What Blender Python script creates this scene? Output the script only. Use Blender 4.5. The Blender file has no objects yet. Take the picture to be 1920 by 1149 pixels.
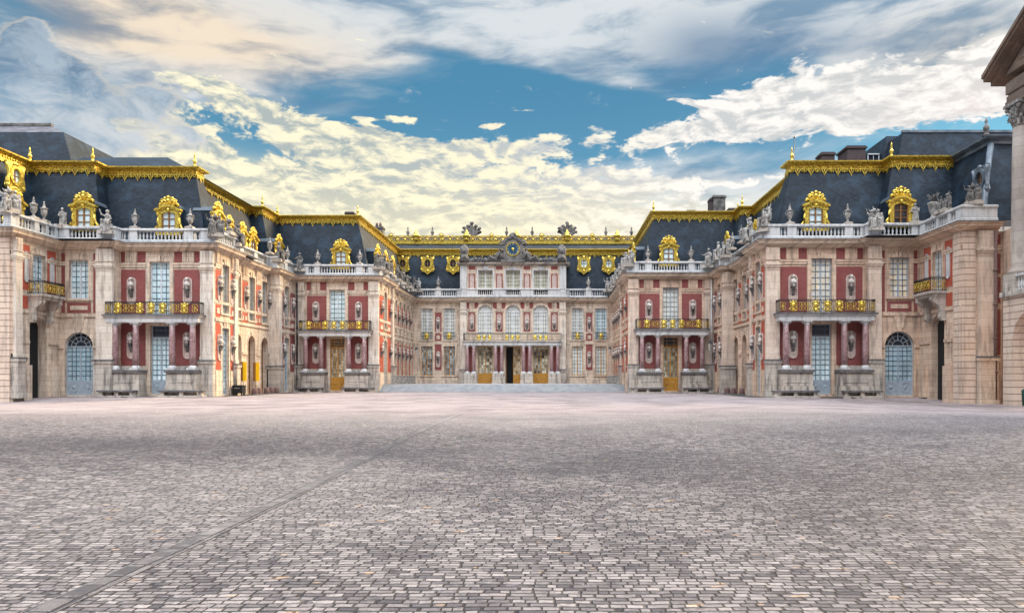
import bpy, bmesh, math, random
import numpy as np
from mathutils import Vector, Matrix
R = math.radians
random.seed(7)
SC = bpy.context.scene
COL = SC.collection

# ------------------------------------------------------------------ camera
F = 1300.0                       # focal length in pixels of the 1920 px wide photograph
cam_d = bpy.data.cameras.new("camera")
cam = bpy.data.objects.new("camera", cam_d); COL.objects.link(cam)
cam.location = (0, 0, 1.52)
cam.rotation_euler = (R(90), 0, 0)
cam_d.sensor_width = 36.0
cam_d.lens = 36.0 * F / 1920.0
cam_d.shift_x = -75.0 / 1920.0
cam_d.shift_y = (711.0 - 574.5) / 1920.0
cam_d.clip_start = 0.1
cam_d.clip_end = 5000
SC.camera = cam

# ------------------------------------------------------------------ colour management
SC.view_settings.view_transform = 'Standard'
SC.view_settings.look = 'None'
SC.view_settings.gamma = 1.0
SC.view_settings.exposure = 0.6

# ------------------------------------------------------------------ node expression helper
class V:
    """a float socket or number with operators that create Math nodes"""
    def __init__(s, nt, sock): s.nt = nt; s.s = sock
    def _op(s, op, *o, clamp=False):
        n = s.nt.nodes.new('ShaderNodeMath'); n.operation = op; n.use_clamp = clamp
        for i, a in enumerate((s,) + o):
            if isinstance(a, V): s.nt.links.new(a.s, n.inputs[i])
            else: n.inputs[i].default_value = float(a)
        return V(s.nt, n.outputs[0])
    def __add__(s, o): return s._op('ADD', o)
    __radd__ = __add__
    def __mul__(s, o): return s._op('MULTIPLY', o)
    __rmul__ = __mul__
    def __sub__(s, o): return s._op('SUBTRACT', o)
    def __rsub__(s, o): return (s * -1.0) + o
    def __truediv__(s, o): return s._op('DIVIDE', o)
    def pw(s, o): return s._op('POWER', o)
    def mx(s, o): return s._op('MAXIMUM', o)
    def mn(s, o): return s._op('MINIMUM', o)
    def exp(s): return s._op('EXPONENT')
    def clamp(s): return s._op('ADD', 0.0, clamp=True)
    def ss(s, a, b):
        n = s.nt.nodes.new('ShaderNodeMapRange'); n.interpolation_type = 'SMOOTHSTEP'
        s.nt.links.new(s.s, n.inputs['Value'])
        n.inputs['From Min'].default_value = a; n.inputs['From Max'].default_value = b
        return V(s.nt, n.outputs[0])

def cxyz(nt, x, y, z):
    n = nt.nodes.new('ShaderNodeCombineXYZ')
    for i, a in enumerate((x, y, z)):
        if isinstance(a, V): nt.links.new(a.s, n.inputs[i])
        else: n.inputs[i].default_value = float(a)
    return n.outputs[0]

def noise(nt, vec, scale, detail=3, rough=0.5, dist=0.0, out=0):
    n = nt.nodes.new('ShaderNodeTexNoise')
    if vec is not None: nt.links.new(vec, n.inputs['Vector'])
    n.inputs['Scale'].default_value = scale; n.inputs['Detail'].default_value = detail
    n.inputs['Roughness'].default_value = rough; n.inputs['Distortion'].default_value = dist
    return V(nt, n.outputs[0]) if out == 0 else n.outputs[1]

def mixc(nt, fac, a, b, mode='MIX'):
    n = nt.nodes.new('ShaderNodeMix'); n.data_type = 'RGBA'; n.blend_type = mode
    n.clamp_factor = True
    if isinstance(fac, V): nt.links.new(fac.s, n.inputs[0])
    else: n.inputs[0].default_value = fac
    for i, a_ in ((6, a), (7, b)):
        if isinstance(a_, (tuple, list)): n.inputs[i].default_value = (*a_[:3], 1)
        else: nt.links.new(a_, n.inputs[i])
    return n.outputs[2]

# ------------------------------------------------------------------ world: sky and clouds by direction
SUN_EL, SUN_AZ = 30.0, 50.0      # the sun stands beyond the palace behind thin cloud
world = bpy.data.worlds.new("World"); SC.world = world
world.use_nodes = True
nt = world.node_tree
for n in list(nt.nodes): nt.nodes.remove(n)
wout = nt.nodes.new('ShaderNodeOutputWorld')
bg = nt.nodes.new('ShaderNodeBackground'); bg.inputs['Strength'].default_value = 0.066
nt.links.new(bg.outputs[0], wout.inputs[0])
skyn = nt.nodes.new('ShaderNodeTexSky'); skyn.sky_type = 'NISHITA'; skyn.sun_disc = False
skyn.sun_elevation = R(SUN_EL); skyn.sun_rotation = R(SUN_AZ)
tc = nt.nodes.new('ShaderNodeTexCoord')
sp = nt.nodes.new('ShaderNodeSeparateXYZ'); nt.links.new(tc.outputs['Generated'], sp.inputs[0])
dx, dy, dz = (V(nt, sp.outputs[i]) for i in range(3))
az = dx._op('ARCTAN2', dy)
hor = (dx * dx + dy * dy)._op('SQRT').mx(0.02)
q = dz / hor                                     # tangent of the elevation

def aq(x, y):                                    # a direction given as azimuth and tangent of elevation
    a = math.atan((x - 1035) / F)
    return a, (711 - y) / F * math.cos(a)

# warped coordinates for the clouds
base_v = cxyz(nt, az * 3.0, q * 6.5, 0.0)
wn = nt.nodes.new('ShaderNodeTexNoise'); nt.links.new(base_v, wn.inputs['Vector'])
wn.inputs['Scale'].default_value = 1.6; wn.inputs['Detail'].default_value = 3
wsp = nt.nodes.new('ShaderNodeSeparateColor'); nt.links.new(wn.outputs[1], wsp.inputs[0])
w1 = V(nt, wsp.outputs[0]) - 0.5; w2 = V(nt, wsp.outputs[1]) - 0.5
azw = az + w1 * 0.10; qw = q + w2 * 0.05

WV = cxyz(nt, azw, qw, 0.0)
def blob(x, y, rx, ry, amp=1.0, rot=0.0):
    a, b = aq(x, y)
    k = math.cos(a)
    mp = nt.nodes.new('ShaderNodeMapping'); mp.vector_type = 'TEXTURE'
    nt.links.new(WV, mp.inputs['Vector'])
    mp.inputs['Location'].default_value = (a, b, 0); mp.inputs['Rotation'].default_value = (0, 0, R(rot))
    mp.inputs['Scale'].default_value = (rx / F * k * k * 2.0, ry / F * k * 2.0, 1)
    gr = nt.nodes.new('ShaderNodeTexGradient'); gr.gradient_type = 'QUADRATIC_SPHERE'
    nt.links.new(mp.outputs[0], gr.inputs['Vector'])
    return V(nt, gr.outputs['Fac']) * (amp * 1.15)
def bsum(l):
    t = blob(*l[0])
    for b in l[1:]: t = t + blob(*b)
    return t

NISH = mixc(nt, 1.0, skyn.outputs[0], (0.9, 1.0, 1.1), 'MULTIPLY')
def rgb(r, g, b, k=10.0):                         # display colour to sky radiance
    f = lambda c: ((c / 255 + 0.055) / 1.055) ** 2.4 if c > 10 else c / 255 / 12.92
    return (f(r) * k, f(g) * k, f(b) * k)
# clear sky
g1 = q.ss(0.44, 0.16)
c0 = mixc(nt, g1, rgb(78, 142, 178), rgb(110, 172, 202))
c0 = mixc(nt, (q.ss(0.30, 0.20) * az.ss(-0.1, 0.25)).clamp(), c0, rgb(150, 196, 215))
c0 = mixc(nt, (az.ss(0.28, 0.56) * q.ss(0.42, 0.25)).clamp(), c0, rgb(122, 206, 236))
c0 = mixc(nt, 0.08, c0, NISH)
# veils: streaky high cloud
vA = cxyz(nt, azw * 2.6 + q * 2.0, qw * 8.5 - az * 1.0, 3.3)
nA = noise(nt, vA, 1.4, 5, 0.52, 0.3)
nA2 = noise(nt, cxyz(nt, azw * 5.0 + q * 3.0, qw * 17.0 - az * 2.5, 9.1), 1.5, 5, 0.55, 0.25)
covA = bsum([(800, 10, 420, 80, .75), (1350, 30, 700, 85, .85, -4), (1800, 70, 300, 110, .8), (330, 60, 460, 105, .9),
             (1090, 132, 300, 30, .55, -16), (560, 80, 150, 50, .4), (320, 150, 160, 50, .55), (1000, 75, 240, 36, .5),
             (1280, 345, 300, 70, .75, 5), (1200, 420, 500, 60, .8), (850, -60, 900, 90, .6), (1700, 250, 250, 15, .15)])
dA = (nA * 0.62 + nA2 * 0.42 + covA).ss(0.72, 1.12)
gA = (nA2 * 1.15 + nA * 0.6).ss(0.66, 1.02)
colA = mixc(nt, gA, rgb(134, 162, 186), rgb(226, 231, 234))
peach = bsum([(340, 60, 420, 85, 1.2), (150, 20, 300, 60, .6), (1790, 80, 230, 70, .5)]).clamp()
colA = mixc(nt, peach * 0.9, colA, mixc(nt, gA, rgb(150, 156, 166), rgb(255, 234, 206)))
c1 = mixc(nt, dA * 0.94, c0, colA)
dk = (bsum([(1370, 85, 190, 48, 1.1), (1280, 150, 80, 20, .4), (1650, 165, 90, 14, .7, 10), (1560, 90, 200, 26, .5), (620, 190, 140, 18, .4), (240, 150, 200, 18, .45)]) * (nA * 0.9 + 0.55)).clamp()
c1 = mixc(nt, dk * 0.75, c1, rgb(98, 134, 168))
# warm glow low over the roofs
gl = bsum([(720, 450, 760, 80, 1.1), (330, 330, 280, 60, .9), (560, 380, 400, 60, .9), (235, 255, 100, 50, 1.0), (1000, 440, 420, 60, .6)]).clamp()
glm = (gl * (nA2 * 1.2 + 0.35)).clamp()
c1 = mixc(nt, glm * 0.9, c1, rgb(255, 245, 205, 11.0))
# cumulus: two scales of billows, lit from the lower middle
def cum(x0, z0):
    a = noise(nt, cxyz(nt, azw * 11.0 + x0, qw * 25.0 + z0, 7.7), 1.75, 5, 0.62, 0.3)
    return a
nB = cum(0, 0); nBs = cum(0.05, 0.30)
nF = noise(nt, cxyz(nt, azw * 36.0, qw * 74.0, 1.7), 1.0, 4, 0.62, 0.4)
covB = bsum([(1540, 200, 320, 46, .95, 5), (1740, 170, 230, 70, 1.0, 8), (1440, 158, 150, 34, .75, 8), (1330, 238, 130, 10, .8, 4),
             (1860, 150, 90, 60, .7), (1290, 194, 50, 9, .7, -15), (1440, 228, 220, 22, .55, 5),
             (235, 240, 150, 80, .75), (350, 150, 90, 20, .6, -10), (425, 160, 40, 9, .5, 10), (560, 225, 220, 34, .72, -12), (700, 268, 260, 32, .62, -6),
             (920, 275, 260, 26, .66), (480, 320, 380, 62, .62), (800, 345, 460, 56, .50), (960, 410, 600, 60, .62), (620, 400, 500, 50, .56), (180, 290, 200, 80, .55),
             (1090, 345, 170, 20, .5), (760, 217, 30, 9, .85), (690, 216, 18, 6, .8), (925, 240, 22, 6, .8), (1140, 320, 40, 8, .6), (1280, 335, 240, 12, .45)])
thrB = nB * 1.7 + nF * 0.5 + covB - 1.10
dB = thrB.ss(0.32, 0.52)
shB = ((nB - nBs) * 5.0 + 0.52 + (nF - 0.5) * 2.2).clamp()
darkc = mixc(nt, az.ss(-0.3, 0.1), rgb(182, 192, 190), rgb(212, 214, 214))
darkc = mixc(nt, q.ss(0.30, 0.22) * 0.7, darkc, rgb(232, 226, 200))
darkc = mixc(nt, bsum([(1790, 190, 200, 60, 1.0)]).clamp(), darkc, rgb(240, 230, 226))
litc = mixc(nt, az.ss(-0.1, 0.25), rgb(255, 246, 214, 10.8), rgb(255, 250, 244, 10.5))
colB = mixc(nt, shB, darkc, litc)
c2 = mixc(nt, dB * 0.97, c1, colB)
# large blue-grey cloud masses at the left with lit edges
nC = noise(nt, cxyz(nt, azw * 11.0, qw * 17.0, 21.0), 1.6, 5, 0.62, 0.5)
cC = bsum([(42, 62, 36, 40, .85), (60, 125, 110, 60, .85), (110, 195, 150, 80, .85), (10, 260, 170, 60, .75), (170, 270, 90, 40, .5), (285, 190, 60, 30, .65, 30), (350, 240, 50, 24, .55)])
tC = nC * 1.3 + nF * 0.45 + cC - 0.85
dC = tC.ss(0.16, 0.50)
rim = tC.ss(0.24, 0.34) * tC.ss(0.56, 0.40)
colC = mixc(nt, nC.ss(0.36, 0.66), rgb(84, 118, 150), rgb(168, 186, 202))
colC = mixc(nt, q.ss(0.40, 0.30), colC, mixc(nt, nC.ss(0.36, 0.66), rgb(150, 176, 198), rgb(206, 214, 222)))
colC = mixc(nt, rim * 0.4, colC, rgb(255, 240, 216))
c3 = mixc(nt, dC * 0.93, c2, colC)
# the sky behind the photographer: invented bright cloud, added to light the fronts
back = dy.ss(0.25, -0.55)
cb = mixc(nt, noise(nt, tc.outputs['Generated'], 3.0, 3, 0.55), (47, 50, 55), (66, 67, 69))
cb = mixc(nt, dz.ss(0.45, 0.66), (1.5, 1.9, 2.5), cb)
zen = dz.ss(0.55, 0.85)
c4 = mixc(nt, (back + zen * 0.28).clamp(), c3, cb)
# below the horizon: dull ground tone
c5 = mixc(nt, dz.ss(0.0, -0.05), c4, (3.0, 2.9, 2.8))
nt.links.new(c5, bg.inputs[0])

# ------------------------------------------------------------------ sun (veiled, so very soft)
sl = bpy.data.lights.new("sun", 'SUN'); sl.energy = 5.0; sl.angle = R(26); sl.color = (1.0, 0.75, 0.44)
sun = bpy.data.objects.new("sun", sl); COL.objects.link(sun)
a_, e_ = R(SUN_AZ), R(SUN_EL)
sd = Vector((math.sin(a_) * math.cos(e_), math.cos(a_) * math.cos(e_), math.sin(e_)))
sun.rotation_euler = sd.to_track_quat('Z', 'Y').to_euler()
sun.location = (0, 40, 60)

# ------------------------------------------------------------------ materials
def mat(name):
    m = bpy.data.materials.new(name); m.use_nodes = True
    nt = m.node_tree; b = nt.nodes['Principled BSDF']
    return m, nt, b
def geo_pos(nt):
    g = nt.nodes.new('ShaderNodeNewGeometry'); return g.outputs['Position']
def uz(nt):
    s = nt.nodes.new('ShaderNodeSeparateXYZ'); nt.links.new(geo_pos(nt), s.inputs[0])
    x, y, z = (V(nt, s.outputs[i]) for i in range(3))
    return x, y, z
def bump(nt, b, h, strength, dist=0.05):
    n = nt.nodes.new('ShaderNodeBump'); n.inputs['Strength'].default_value = strength
    n.inputs['Distance'].default_value = dist
    nt.links.new(h.s if isinstance(h, V) else h, n.inputs['Height'])
    nt.links.new(n.outputs[0], b.inputs['Normal'])
def brick(nt, vec, w, h, mortar, c1, c2, cm, bias=0.0, off=0.5, smooth=0.1):
    n = nt.nodes.new('ShaderNodeTexBrick'); nt.links.new(vec, n.inputs['Vector'])
    n.inputs['Scale'].default_value = 1.0; n.inputs['Brick Width'].default_value = w
    n.inputs['Row Height'].default_value = h; n.inputs['Mortar Size'].default_value = mortar
    n.inputs['Mortar Smooth'].default_value = smooth; n.inputs['Bias'].default_value = bias
    n.offset = off
    for k, c in (('Color1', c1), ('Color2', c2), ('Mortar', cm)): n.inputs[k].default_value = (*c, 1)
    return n
def rough(b, r, spec=None, metal=None):
    b.inputs['Roughness'].default_value = r
    if spec is not None: b.inputs['Specular IOR Level'].default_value = spec
    if metal is not None: b.inputs['Metallic'].default_value = metal

M = {}
def stone(name, c1, c2, cm, bw=1.1, bh=0.46, stain=(0.18, 0.14, 0.115), st=0.5, mort=0.012, warm=(0.60, 0.40, 0.27), wf=0.35):
    m, nt, b = mat(name)
    x, y, z = uz(nt)
    v = cxyz(nt, x + y, z, 0.0)
    br = brick(nt, v, bw, bh, mort, c1, c2, cm)
    p = geo_pos(nt)
    n1 = noise(nt, p, 0.45, 4, 0.6); n2 = noise(nt, p, 5.0, 5, 0.65)
    vs = cxyz(nt, x * 2.6 + y * 2.6, z * 0.35, 0.0)
    n3 = noise(nt, vs, 1.0, 4, 0.6)
    col = mixc(nt, n1.ss(0.45, 0.7) * wf, br.outputs[0], warm)
    col = mixc(nt, n3.ss(0.46, 0.68) * st, col, stain)
    n5 = noise(nt, cxyz(nt, (x + y) * 6.0, z * 1.6, 8), 1.0, 4, 0.7)
    col = mixc(nt, n5.ss(0.55, 0.72) * st * 0.6, col, tuple(k * 1.3 for k in stain))
    n4 = noise(nt, cxyz(nt, (x + y) * 0.5, z * 0.5, 4), 1.0, 5, 0.65)
    col = mixc(nt, n4.ss(0.55, 0.72) * 0.35, col, (0.46, 0.40, 0.36))
    col = mixc(nt, n2.ss(0.35, 0.75) * 0.28, col, tuple(k * 0.55 for k in c1))
    nt.links.new(col, b.inputs['Base Color'])
    rough(b, 0.85, 0.25)
    bump(nt, b, n2 * 0.5 - V(nt, br.outputs[1]) * 0.8, 0.5, 0.03)
    M[name] = m
stone('stone', (0.74, 0.62, 0.49), (0.60, 0.48, 0.38), (0.36, 0.28, 0.22), st=0.66)
stone('stone_pink', (0.74, 0.56, 0.42), (0.60, 0.43, 0.32), (0.34, 0.24, 0.18), st=0.62)
stone('stone_grey', (0.56, 0.50, 0.43), (0.44, 0.39, 0.34), (0.2, 0.19, 0.18), 1.3, 0.5, (0.07, 0.065, 0.065), 0.75, wf=0.15)
stone('stone_white', (0.64, 0.63, 0.61), (0.56, 0.56, 0.56), (0.3, 0.3, 0.3), 2.0, 2.0, (0.25, 0.27, 0.29), 0.65, 0.008, wf=0.05)
stone('stone_smooth', (0.74, 0.67, 0.58), (0.66, 0.58, 0.49), (0.40, 0.32, 0.26), 3.0, 0.62, mort=0.01, st=0.6, wf=0.25)
stone('stone_smooth_pink', (0.74, 0.61, 0.50), (0.66, 0.52, 0.42), (0.40, 0.30, 0.23), 3.0, 0.62, mort=0.01, st=0.55, wf=0.3)
stone('stone_dark', (0.16, 0.15, 0.15), (0.12, 0.12, 0.125), (0.06, 0.06, 0.06), 1.8, 3.0, (0.04, 0.04, 0.045), 0.6, 0.008, wf=0.05)
stone('stone_shaded', (0.22, 0.165, 0.13), (0.17, 0.125, 0.10), (0.12, 0.09, 0.07), 2.0, 0.9, st=0.7, wf=0.2)  # shade on the pedimented building put into the stone as dark brown
stone('stone_column', (0.46, 0.40, 0.35), (0.40, 0.34, 0.30), (0.25, 0.2, 0.17), 30, 0.75, st=0.5, wf=0.2)
stone('kerb', (0.30, 0.27, 0.26), (0.20, 0.185, 0.18), (0.06, 0.055, 0.05), 0.9, 0.6, (0.06, 0.06, 0.06), 0.7, wf=0.1)
stone('rusticated', (0.74, 0.59, 0.47), (0.66, 0.51, 0.41), (0.26, 0.18, 0.14), 30.0, 0.48, mort=0.035)

m, nt, b = mat('brick_red')
x, y, z = uz(nt); v = cxyz(nt, x + y, z, 0.0)
br = brick(nt, v, 0.24, 0.085, 0.009, (0.27, 0.070, 0.062), (0.19, 0.048, 0.045), (0.30, 0.16, 0.15))
n1 = noise(nt, geo_pos(nt), 1.3, 5, 0.6)
col = mixc(nt, n1.ss(0.4, 0.75) * 0.45, br.outputs[0], (0.22, 0.035, 0.04))
nt.links.new(col, b.inputs['Base Color']); rough(b, 0.8, 0.2)
bump(nt, b, n1 * 0.5 - V(nt, br.outputs[1]), 0.4, 0.02); M['brick'] = m

m, nt, b = mat('brick_sunlit')  # same brick, with the sun's orange on the side walls put into its colour
x, y, z = uz(nt); v = cxyz(nt, x + y, z, 0.0)
br = brick(nt, v, 0.24, 0.085, 0.009, (0.44, 0.07, 0.035), (0.34, 0.048, 0.028), (0.45, 0.22, 0.15))
n1 = noise(nt, geo_pos(nt), 1.3, 5, 0.6)
col = mixc(nt, n1.ss(0.4, 0.75) * 0.35, br.outputs[0], (0.38, 0.05, 0.035))
nt.links.new(col, b.inputs['Base Color']); rough(b, 0.8, 0.2)
bump(nt, b, n1 * 0.5 - V(nt, br.outputs[1]), 0.4, 0.02); M['brick_sunlit'] = m

def slate(name, c1, c2, cm):
    m, nt, b = mat(name)
    x, y, z = uz(nt); v = cxyz(nt, x + y, z, 0.0)
    br = brick(nt, v, 0.32, 0.21, 0.010, c1, c2, cm)
    p = geo_pos(nt)
    n1 = noise(nt, p, 0.7, 5, 0.6); n2 = noise(nt, cxyz(nt, (x + y) * 1.2, z * 6.0, 0), 1.0, 4, 0.6)
    col = mixc(nt, n1.ss(0.45, 0.7) * 0.6, br.outputs[0], tuple(k * 2.0 for k in c1))
    col = mixc(nt, n2.ss(0.5, 0.75) * 0.5, col, tuple(k * 0.5 for k in c1))
    nt.links.new(col, b.inputs['Base Color']); rough(b, 0.6, 0.22)
    bump(nt, b, n1 * 0.4 - V(nt, br.outputs[1]) * 0.8, 0.4, 0.02); M[name] = m
slate('slate', (0.014, 0.027, 0.043), (0.006, 0.012, 0.021), (0.002, 0.004, 0.007))
slate('slate_grey', (0.13, 0.125, 0.145), (0.09, 0.09, 0.105), (0.08, 0.08, 0.09))

def simple(name, c, r=0.6, spec=0.3, metal=0.0, var=0.3, c2=None, ns=4.0, bs=0.2):
    m, nt, b = mat(name)
    n1 = noise(nt, geo_pos(nt), ns, 5, 0.6)
    col = mixc(nt, n1.ss(0.35, 0.7) * var, c, c2 or tuple(k * 0.45 for k in c))
    nt.links.new(col, b.inputs['Base Color']); rough(b, r, spec, metal)
    bump(nt, b, n1, bs, 0.03); M[name] = m
simple('lead', (0.10, 0.13, 0.165), 0.45, 0.5, 0.25, 0.6, (0.30, 0.34, 0.38), 1.1)
simple('gold', (0.95, 0.73, 0.13), 0.32, 0.5, 0.65, 0.9, (0.30, 0.15, 0.02), 6.0, 0.9)
simple('iron', (0.035, 0.03, 0.03), 0.5, 0.4, 0.3)
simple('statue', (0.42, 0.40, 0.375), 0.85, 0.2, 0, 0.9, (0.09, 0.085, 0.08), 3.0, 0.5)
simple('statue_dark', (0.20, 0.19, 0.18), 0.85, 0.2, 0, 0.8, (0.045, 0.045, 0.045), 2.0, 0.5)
simple('bust_white', (0.60, 0.56, 0.51), 0.7, 0.3, 0, 0.7, (0.22, 0.18, 0.16), 5.0, 0.2)
simple('niche', (0.58, 0.46, 0.41), 0.8, 0.2, 0, 0.6, (0.28, 0.19, 0.17), 5.0)
simple('wood_ochre', (0.50, 0.25, 0.04), 0.45, 0.4, 0, 0.5, (0.30, 0.13, 0.02), 6.0)
simple('wood_brown', (0.26, 0.12, 0.04), 0.5, 0.4, 0, 0.5)
simple('wood_white', (0.62, 0.66, 0.70), 0.5, 0.4, 0, 0.3)
simple('bar_dark', (0.10, 0.14, 0.18), 0.5, 0.4)
simple('bar_grey', (0.20, 0.20, 0.20), 0.5, 0.4)
simple('wood_blue', (0.34, 0.40, 0.45), 0.5, 0.4, 0, 0.5, (0.20, 0.26, 0.32), 3.0)
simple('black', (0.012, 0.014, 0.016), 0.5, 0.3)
simple('yellow', (0.90, 0.55, 0.01), 0.5, 0.3, 0, 0.1)
simple('green', (0.03, 0.10, 0.07), 0.5, 0.4)
simple('clay', (0.19, 0.12, 0.11), 0.9, 0.1, 0, 0.5)
simple('chim', (0.095, 0.075, 0.075), 0.9, 0.1, 0, 0.6, (0.07, 0.05, 0.05), 3.0)
simple('clock_blue', (0.012, 0.06, 0.12), 0.4, 0.5)

m, nt, b = mat('marble_red')
n1 = noise(nt, geo_pos(nt), 2.2, 7, 0.65, 2.5)
n2 = noise(nt, geo_pos(nt), 5.0, 6, 0.7, 1.5)
col = mixc(nt, n1.ss(0.42, 0.6), (0.34, 0.215, 0.215), (0.20, 0.11, 0.11))
col = mixc(nt, n2.ss(0.56, 0.66) * 0.8, col, (0.66, 0.52, 0.53))
nt.links.new(col, b.inputs['Base Color']); rough(b, 0.35, 0.5); M['marble'] = m

def pane(name, a, c, dark=None, df=0.0, r=0.12):
    m, nt, b = mat(name)
    x, y, z = uz(nt); v = cxyz(nt, x + y, z, 0.0)
    br = brick(nt, v, 0.30, 0.46, 0.0, a, c, a, off=0.0)
    n1 = noise(nt, geo_pos(nt), 0.9, 4, 0.6)
    col = mixc(nt, n1.ss(0.40, 0.62) * 0.55, br.outputs[0], tuple(k * 0.6 for k in c))  # uneven reflections painted into the glass as darker areas
    if dark: col = mixc(nt, n1.ss(0.5 - df, 0.56 - df), dark, col)
    nt.links.new(col, b.inputs['Base Color']); rough(b, r, 0.6); 
    bump(nt, b, noise(nt, v, 2.2, 3, 0.5), 0.12, 0.03)
    M[name] = m
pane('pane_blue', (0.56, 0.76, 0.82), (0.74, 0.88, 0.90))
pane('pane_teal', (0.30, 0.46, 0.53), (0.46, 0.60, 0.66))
pane('pane_warm', (0.88, 0.70, 0.42), (0.90, 0.90, 0.86))  # orange reflections painted into the pane colour
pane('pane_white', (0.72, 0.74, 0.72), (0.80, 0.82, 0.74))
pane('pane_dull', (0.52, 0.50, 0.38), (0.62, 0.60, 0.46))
pane('pane_dark', (0.02, 0.022, 0.03), (0.04, 0.045, 0.055))
pane('pane_mixed', (0.85, 0.84, 0.66), (0.03, 0.03, 0.035))
pane('pane_half', (0.55, 0.70, 0.75), (0.05, 0.06, 0.08))

# paving
def paving(name, bw, bh, lo, hi, swap=False):
    m, nt, b = mat(name)
    x, y, z = uz(nt)
    p = geo_pos(nt)
    U, W_ = (y, x) if swap else (x, y)
    wv = noise(nt, p, 0.5, 2, 0.5) - 0.5; fv = noise(nt, p, 9.0, 2, 0.5) - 0.5
    W_ = W_ + wv * 0.20 + fv * 0.04
    row = (W_ / bh)._op('FLOOR')
    # stones of uneven width: the run of each course is stretched and shifted on its own
    ws = nt.nodes.new('ShaderNodeTexNoise'); nt.links.new(cxyz(nt, U * 1.7, row * 7.31, 0), ws.inputs['Vector']); ws.inputs['Scale'].default_value = 1.4; ws.inputs['Detail'].default_value = 1
    wn_ = nt.nodes.new('ShaderNodeTexWhiteNoise'); wn_.noise_dimensions = '1D'; nt.links.new(row.s, wn_.inputs['W'])
    U2 = U + V(nt, ws.outputs[0]) * 0.42 + V(nt, wn_.outputs[0]) * 3.0 + fv * 0.03
    br = brick(nt, cxyz(nt, U2, W_, 0), bw, bh, 0.013, lo, hi, (0.05, 0.045, 0.045), smooth=0.7)
    n0 = noise(nt, p, 0.06, 4, 0.6, 0.4); n1 = noise(nt, p, 0.35, 4, 0.6); n2 = noise(nt, p, 11.0, 4, 0.75)
    n3 = noise(nt, cxyz(nt, x * 2.4, y * 5.0, 0), 1.0, 5, 0.78)
    col = br.outputs[0]
    par = row._op('MODULO', 2.0)._op('ABSOLUTE')
    cell = ((U2 + (1.0 - par) * (0.5 * bw)) * (1 / bw))._op('FLOOR')
    cw = nt.nodes.new('ShaderNodeTexWhiteNoise'); cw.noise_dimensions = '2D'; nt.links.new(cxyz(nt, cell, row, 0), cw.inputs['Vector'])
    cv = V(nt, cw.outputs[0])
    col = mixc(nt, cv.ss(0.50, 1.0) * (0.45 if not swap else 0.1), col, (0.42, 0.38, 0.37))
    col = mixc(nt, cv.ss(0.45, 0.0) * (0.42 if not swap else 0.2), col, (0.038, 0.036, 0.046))
    col = mixc(nt, n3.ss(0.53, 0.62) * 0.45, col, (0.32, 0.295, 0.305))
    col = mixc(nt, n3.ss(0.47, 0.37) * 0.6, col, (0.055, 0.055, 0.068))
    col = mixc(nt, noise(nt, cxyz(nt, x * 3.0, y * 5.5, 5), 1.0, 1, 0.5).ss(0.70, 0.74) * 0.5, col, (0.55, 0.36, 0.20))
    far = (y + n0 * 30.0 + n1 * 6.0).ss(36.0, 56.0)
    col = mixc(nt, far * 0.7, col, (0.53, 0.44, 0.43))  # paler pink towards the palace: its sunlit band put into the paving colour
    col = mixc(nt, (n1 * 1.4 + n0 * .8).ss(0.95, 1.45) * 0.5, col, (0.06, 0.057, 0.07))
    # worn and damp areas with shapes of their own
    def stain(cx, cy, rx, ry, amp):
        u = (x + (n1 - 0.5) * 6.0 + (n0 - .5) * 8.0 - cx) * (1 / rx); v = (y + (n3 - 0.5) * 5.0 + (n1 - .5) * 4.0 - cy) * (1 / ry)
        return ((u * u + v * v) * -1.0).exp() * amp
    st_ = stain(-11.0, 17.5, 7.5, 3.0, 1.2) + stain(1.2, 14.5, 3.4, 2.2, 1.0) + stain(7.5, 11.5, 6.5, 3.2, 0.75) + stain(5.5, 6.3, 3.0, 1.2, 0.5) + stain(-4.0, 16.5, 2.5, 1.0, 0.6) + stain(14, 22, 8, 2.2, 0.35)
    col = mixc(nt, (st_ * (n3 * 1.5)).clamp() * 0.65, col, (0.04, 0.04, 0.05))
    li = stain(-5.2, 11.0, 3.6, 3.4, 0.7) + stain(0.0, 26.0, 12.0, 4.0, 0.7) + stain(-12.0, 27.0, 8.0, 4.0, 0.5)
    col = mixc(nt, (li * 0.35).clamp(), col, (0.36, 0.33, 0.31))
    col = mixc(nt, n2.ss(0.48, 0.72) * 0.55, col, (0.055, 0.05, 0.058))
    mk = (V(nt, br.outputs[1]) * (1.0 - far * 0.55) * n1.ss(0.15, 0.6)).clamp()
    col = mixc(nt, mk * 0.75, col, (0.035, 0.03, 0.03))
    nt.links.new(col, b.inputs['Base Color'])
    b.inputs['Roughness'].default_value = 0.75; b.inputs['Specular IOR Level'].default_value = 0.15
    h = V(nt, br.outputs[1]) * -1.0 + n2 * 0.45 + n3 * 0.9
    bump(nt, b, h, 0.9, 0.035)
    M[name] = m
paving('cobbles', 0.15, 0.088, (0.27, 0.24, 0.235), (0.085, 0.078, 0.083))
paving('cobbles_strip', 0.34, 0.20, (0.15, 0.14, 0.14), (0.06, 0.057, 0.06), True)
m, nt, b = mat('marble_floor')
x, y, z = uz(nt)
ck = nt.nodes.new('ShaderNodeTexChecker'); nt.links.new(geo_pos(nt), ck.inputs[0]); ck.inputs['Scale'].default_value = 1.0
ck.inputs[1].default_value = (0.6, 0.6, 0.6, 1); ck.inputs[2].default_value = (0.12, 0.12, 0.13, 1)
nt.links.new(ck.outputs[0], b.inputs['Base Color']); rough(b, 0.4); M['floor'] = m
simple('step', (0.385, 0.39, 0.395), 0.6, 0.3, 0, 0.6, (0.22, 0.25, 0.28), 1.5)
simple('lead_dark', (0.10, 0.13, 0.16), 0.5, 0.4, 0.1, 0.4)

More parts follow.
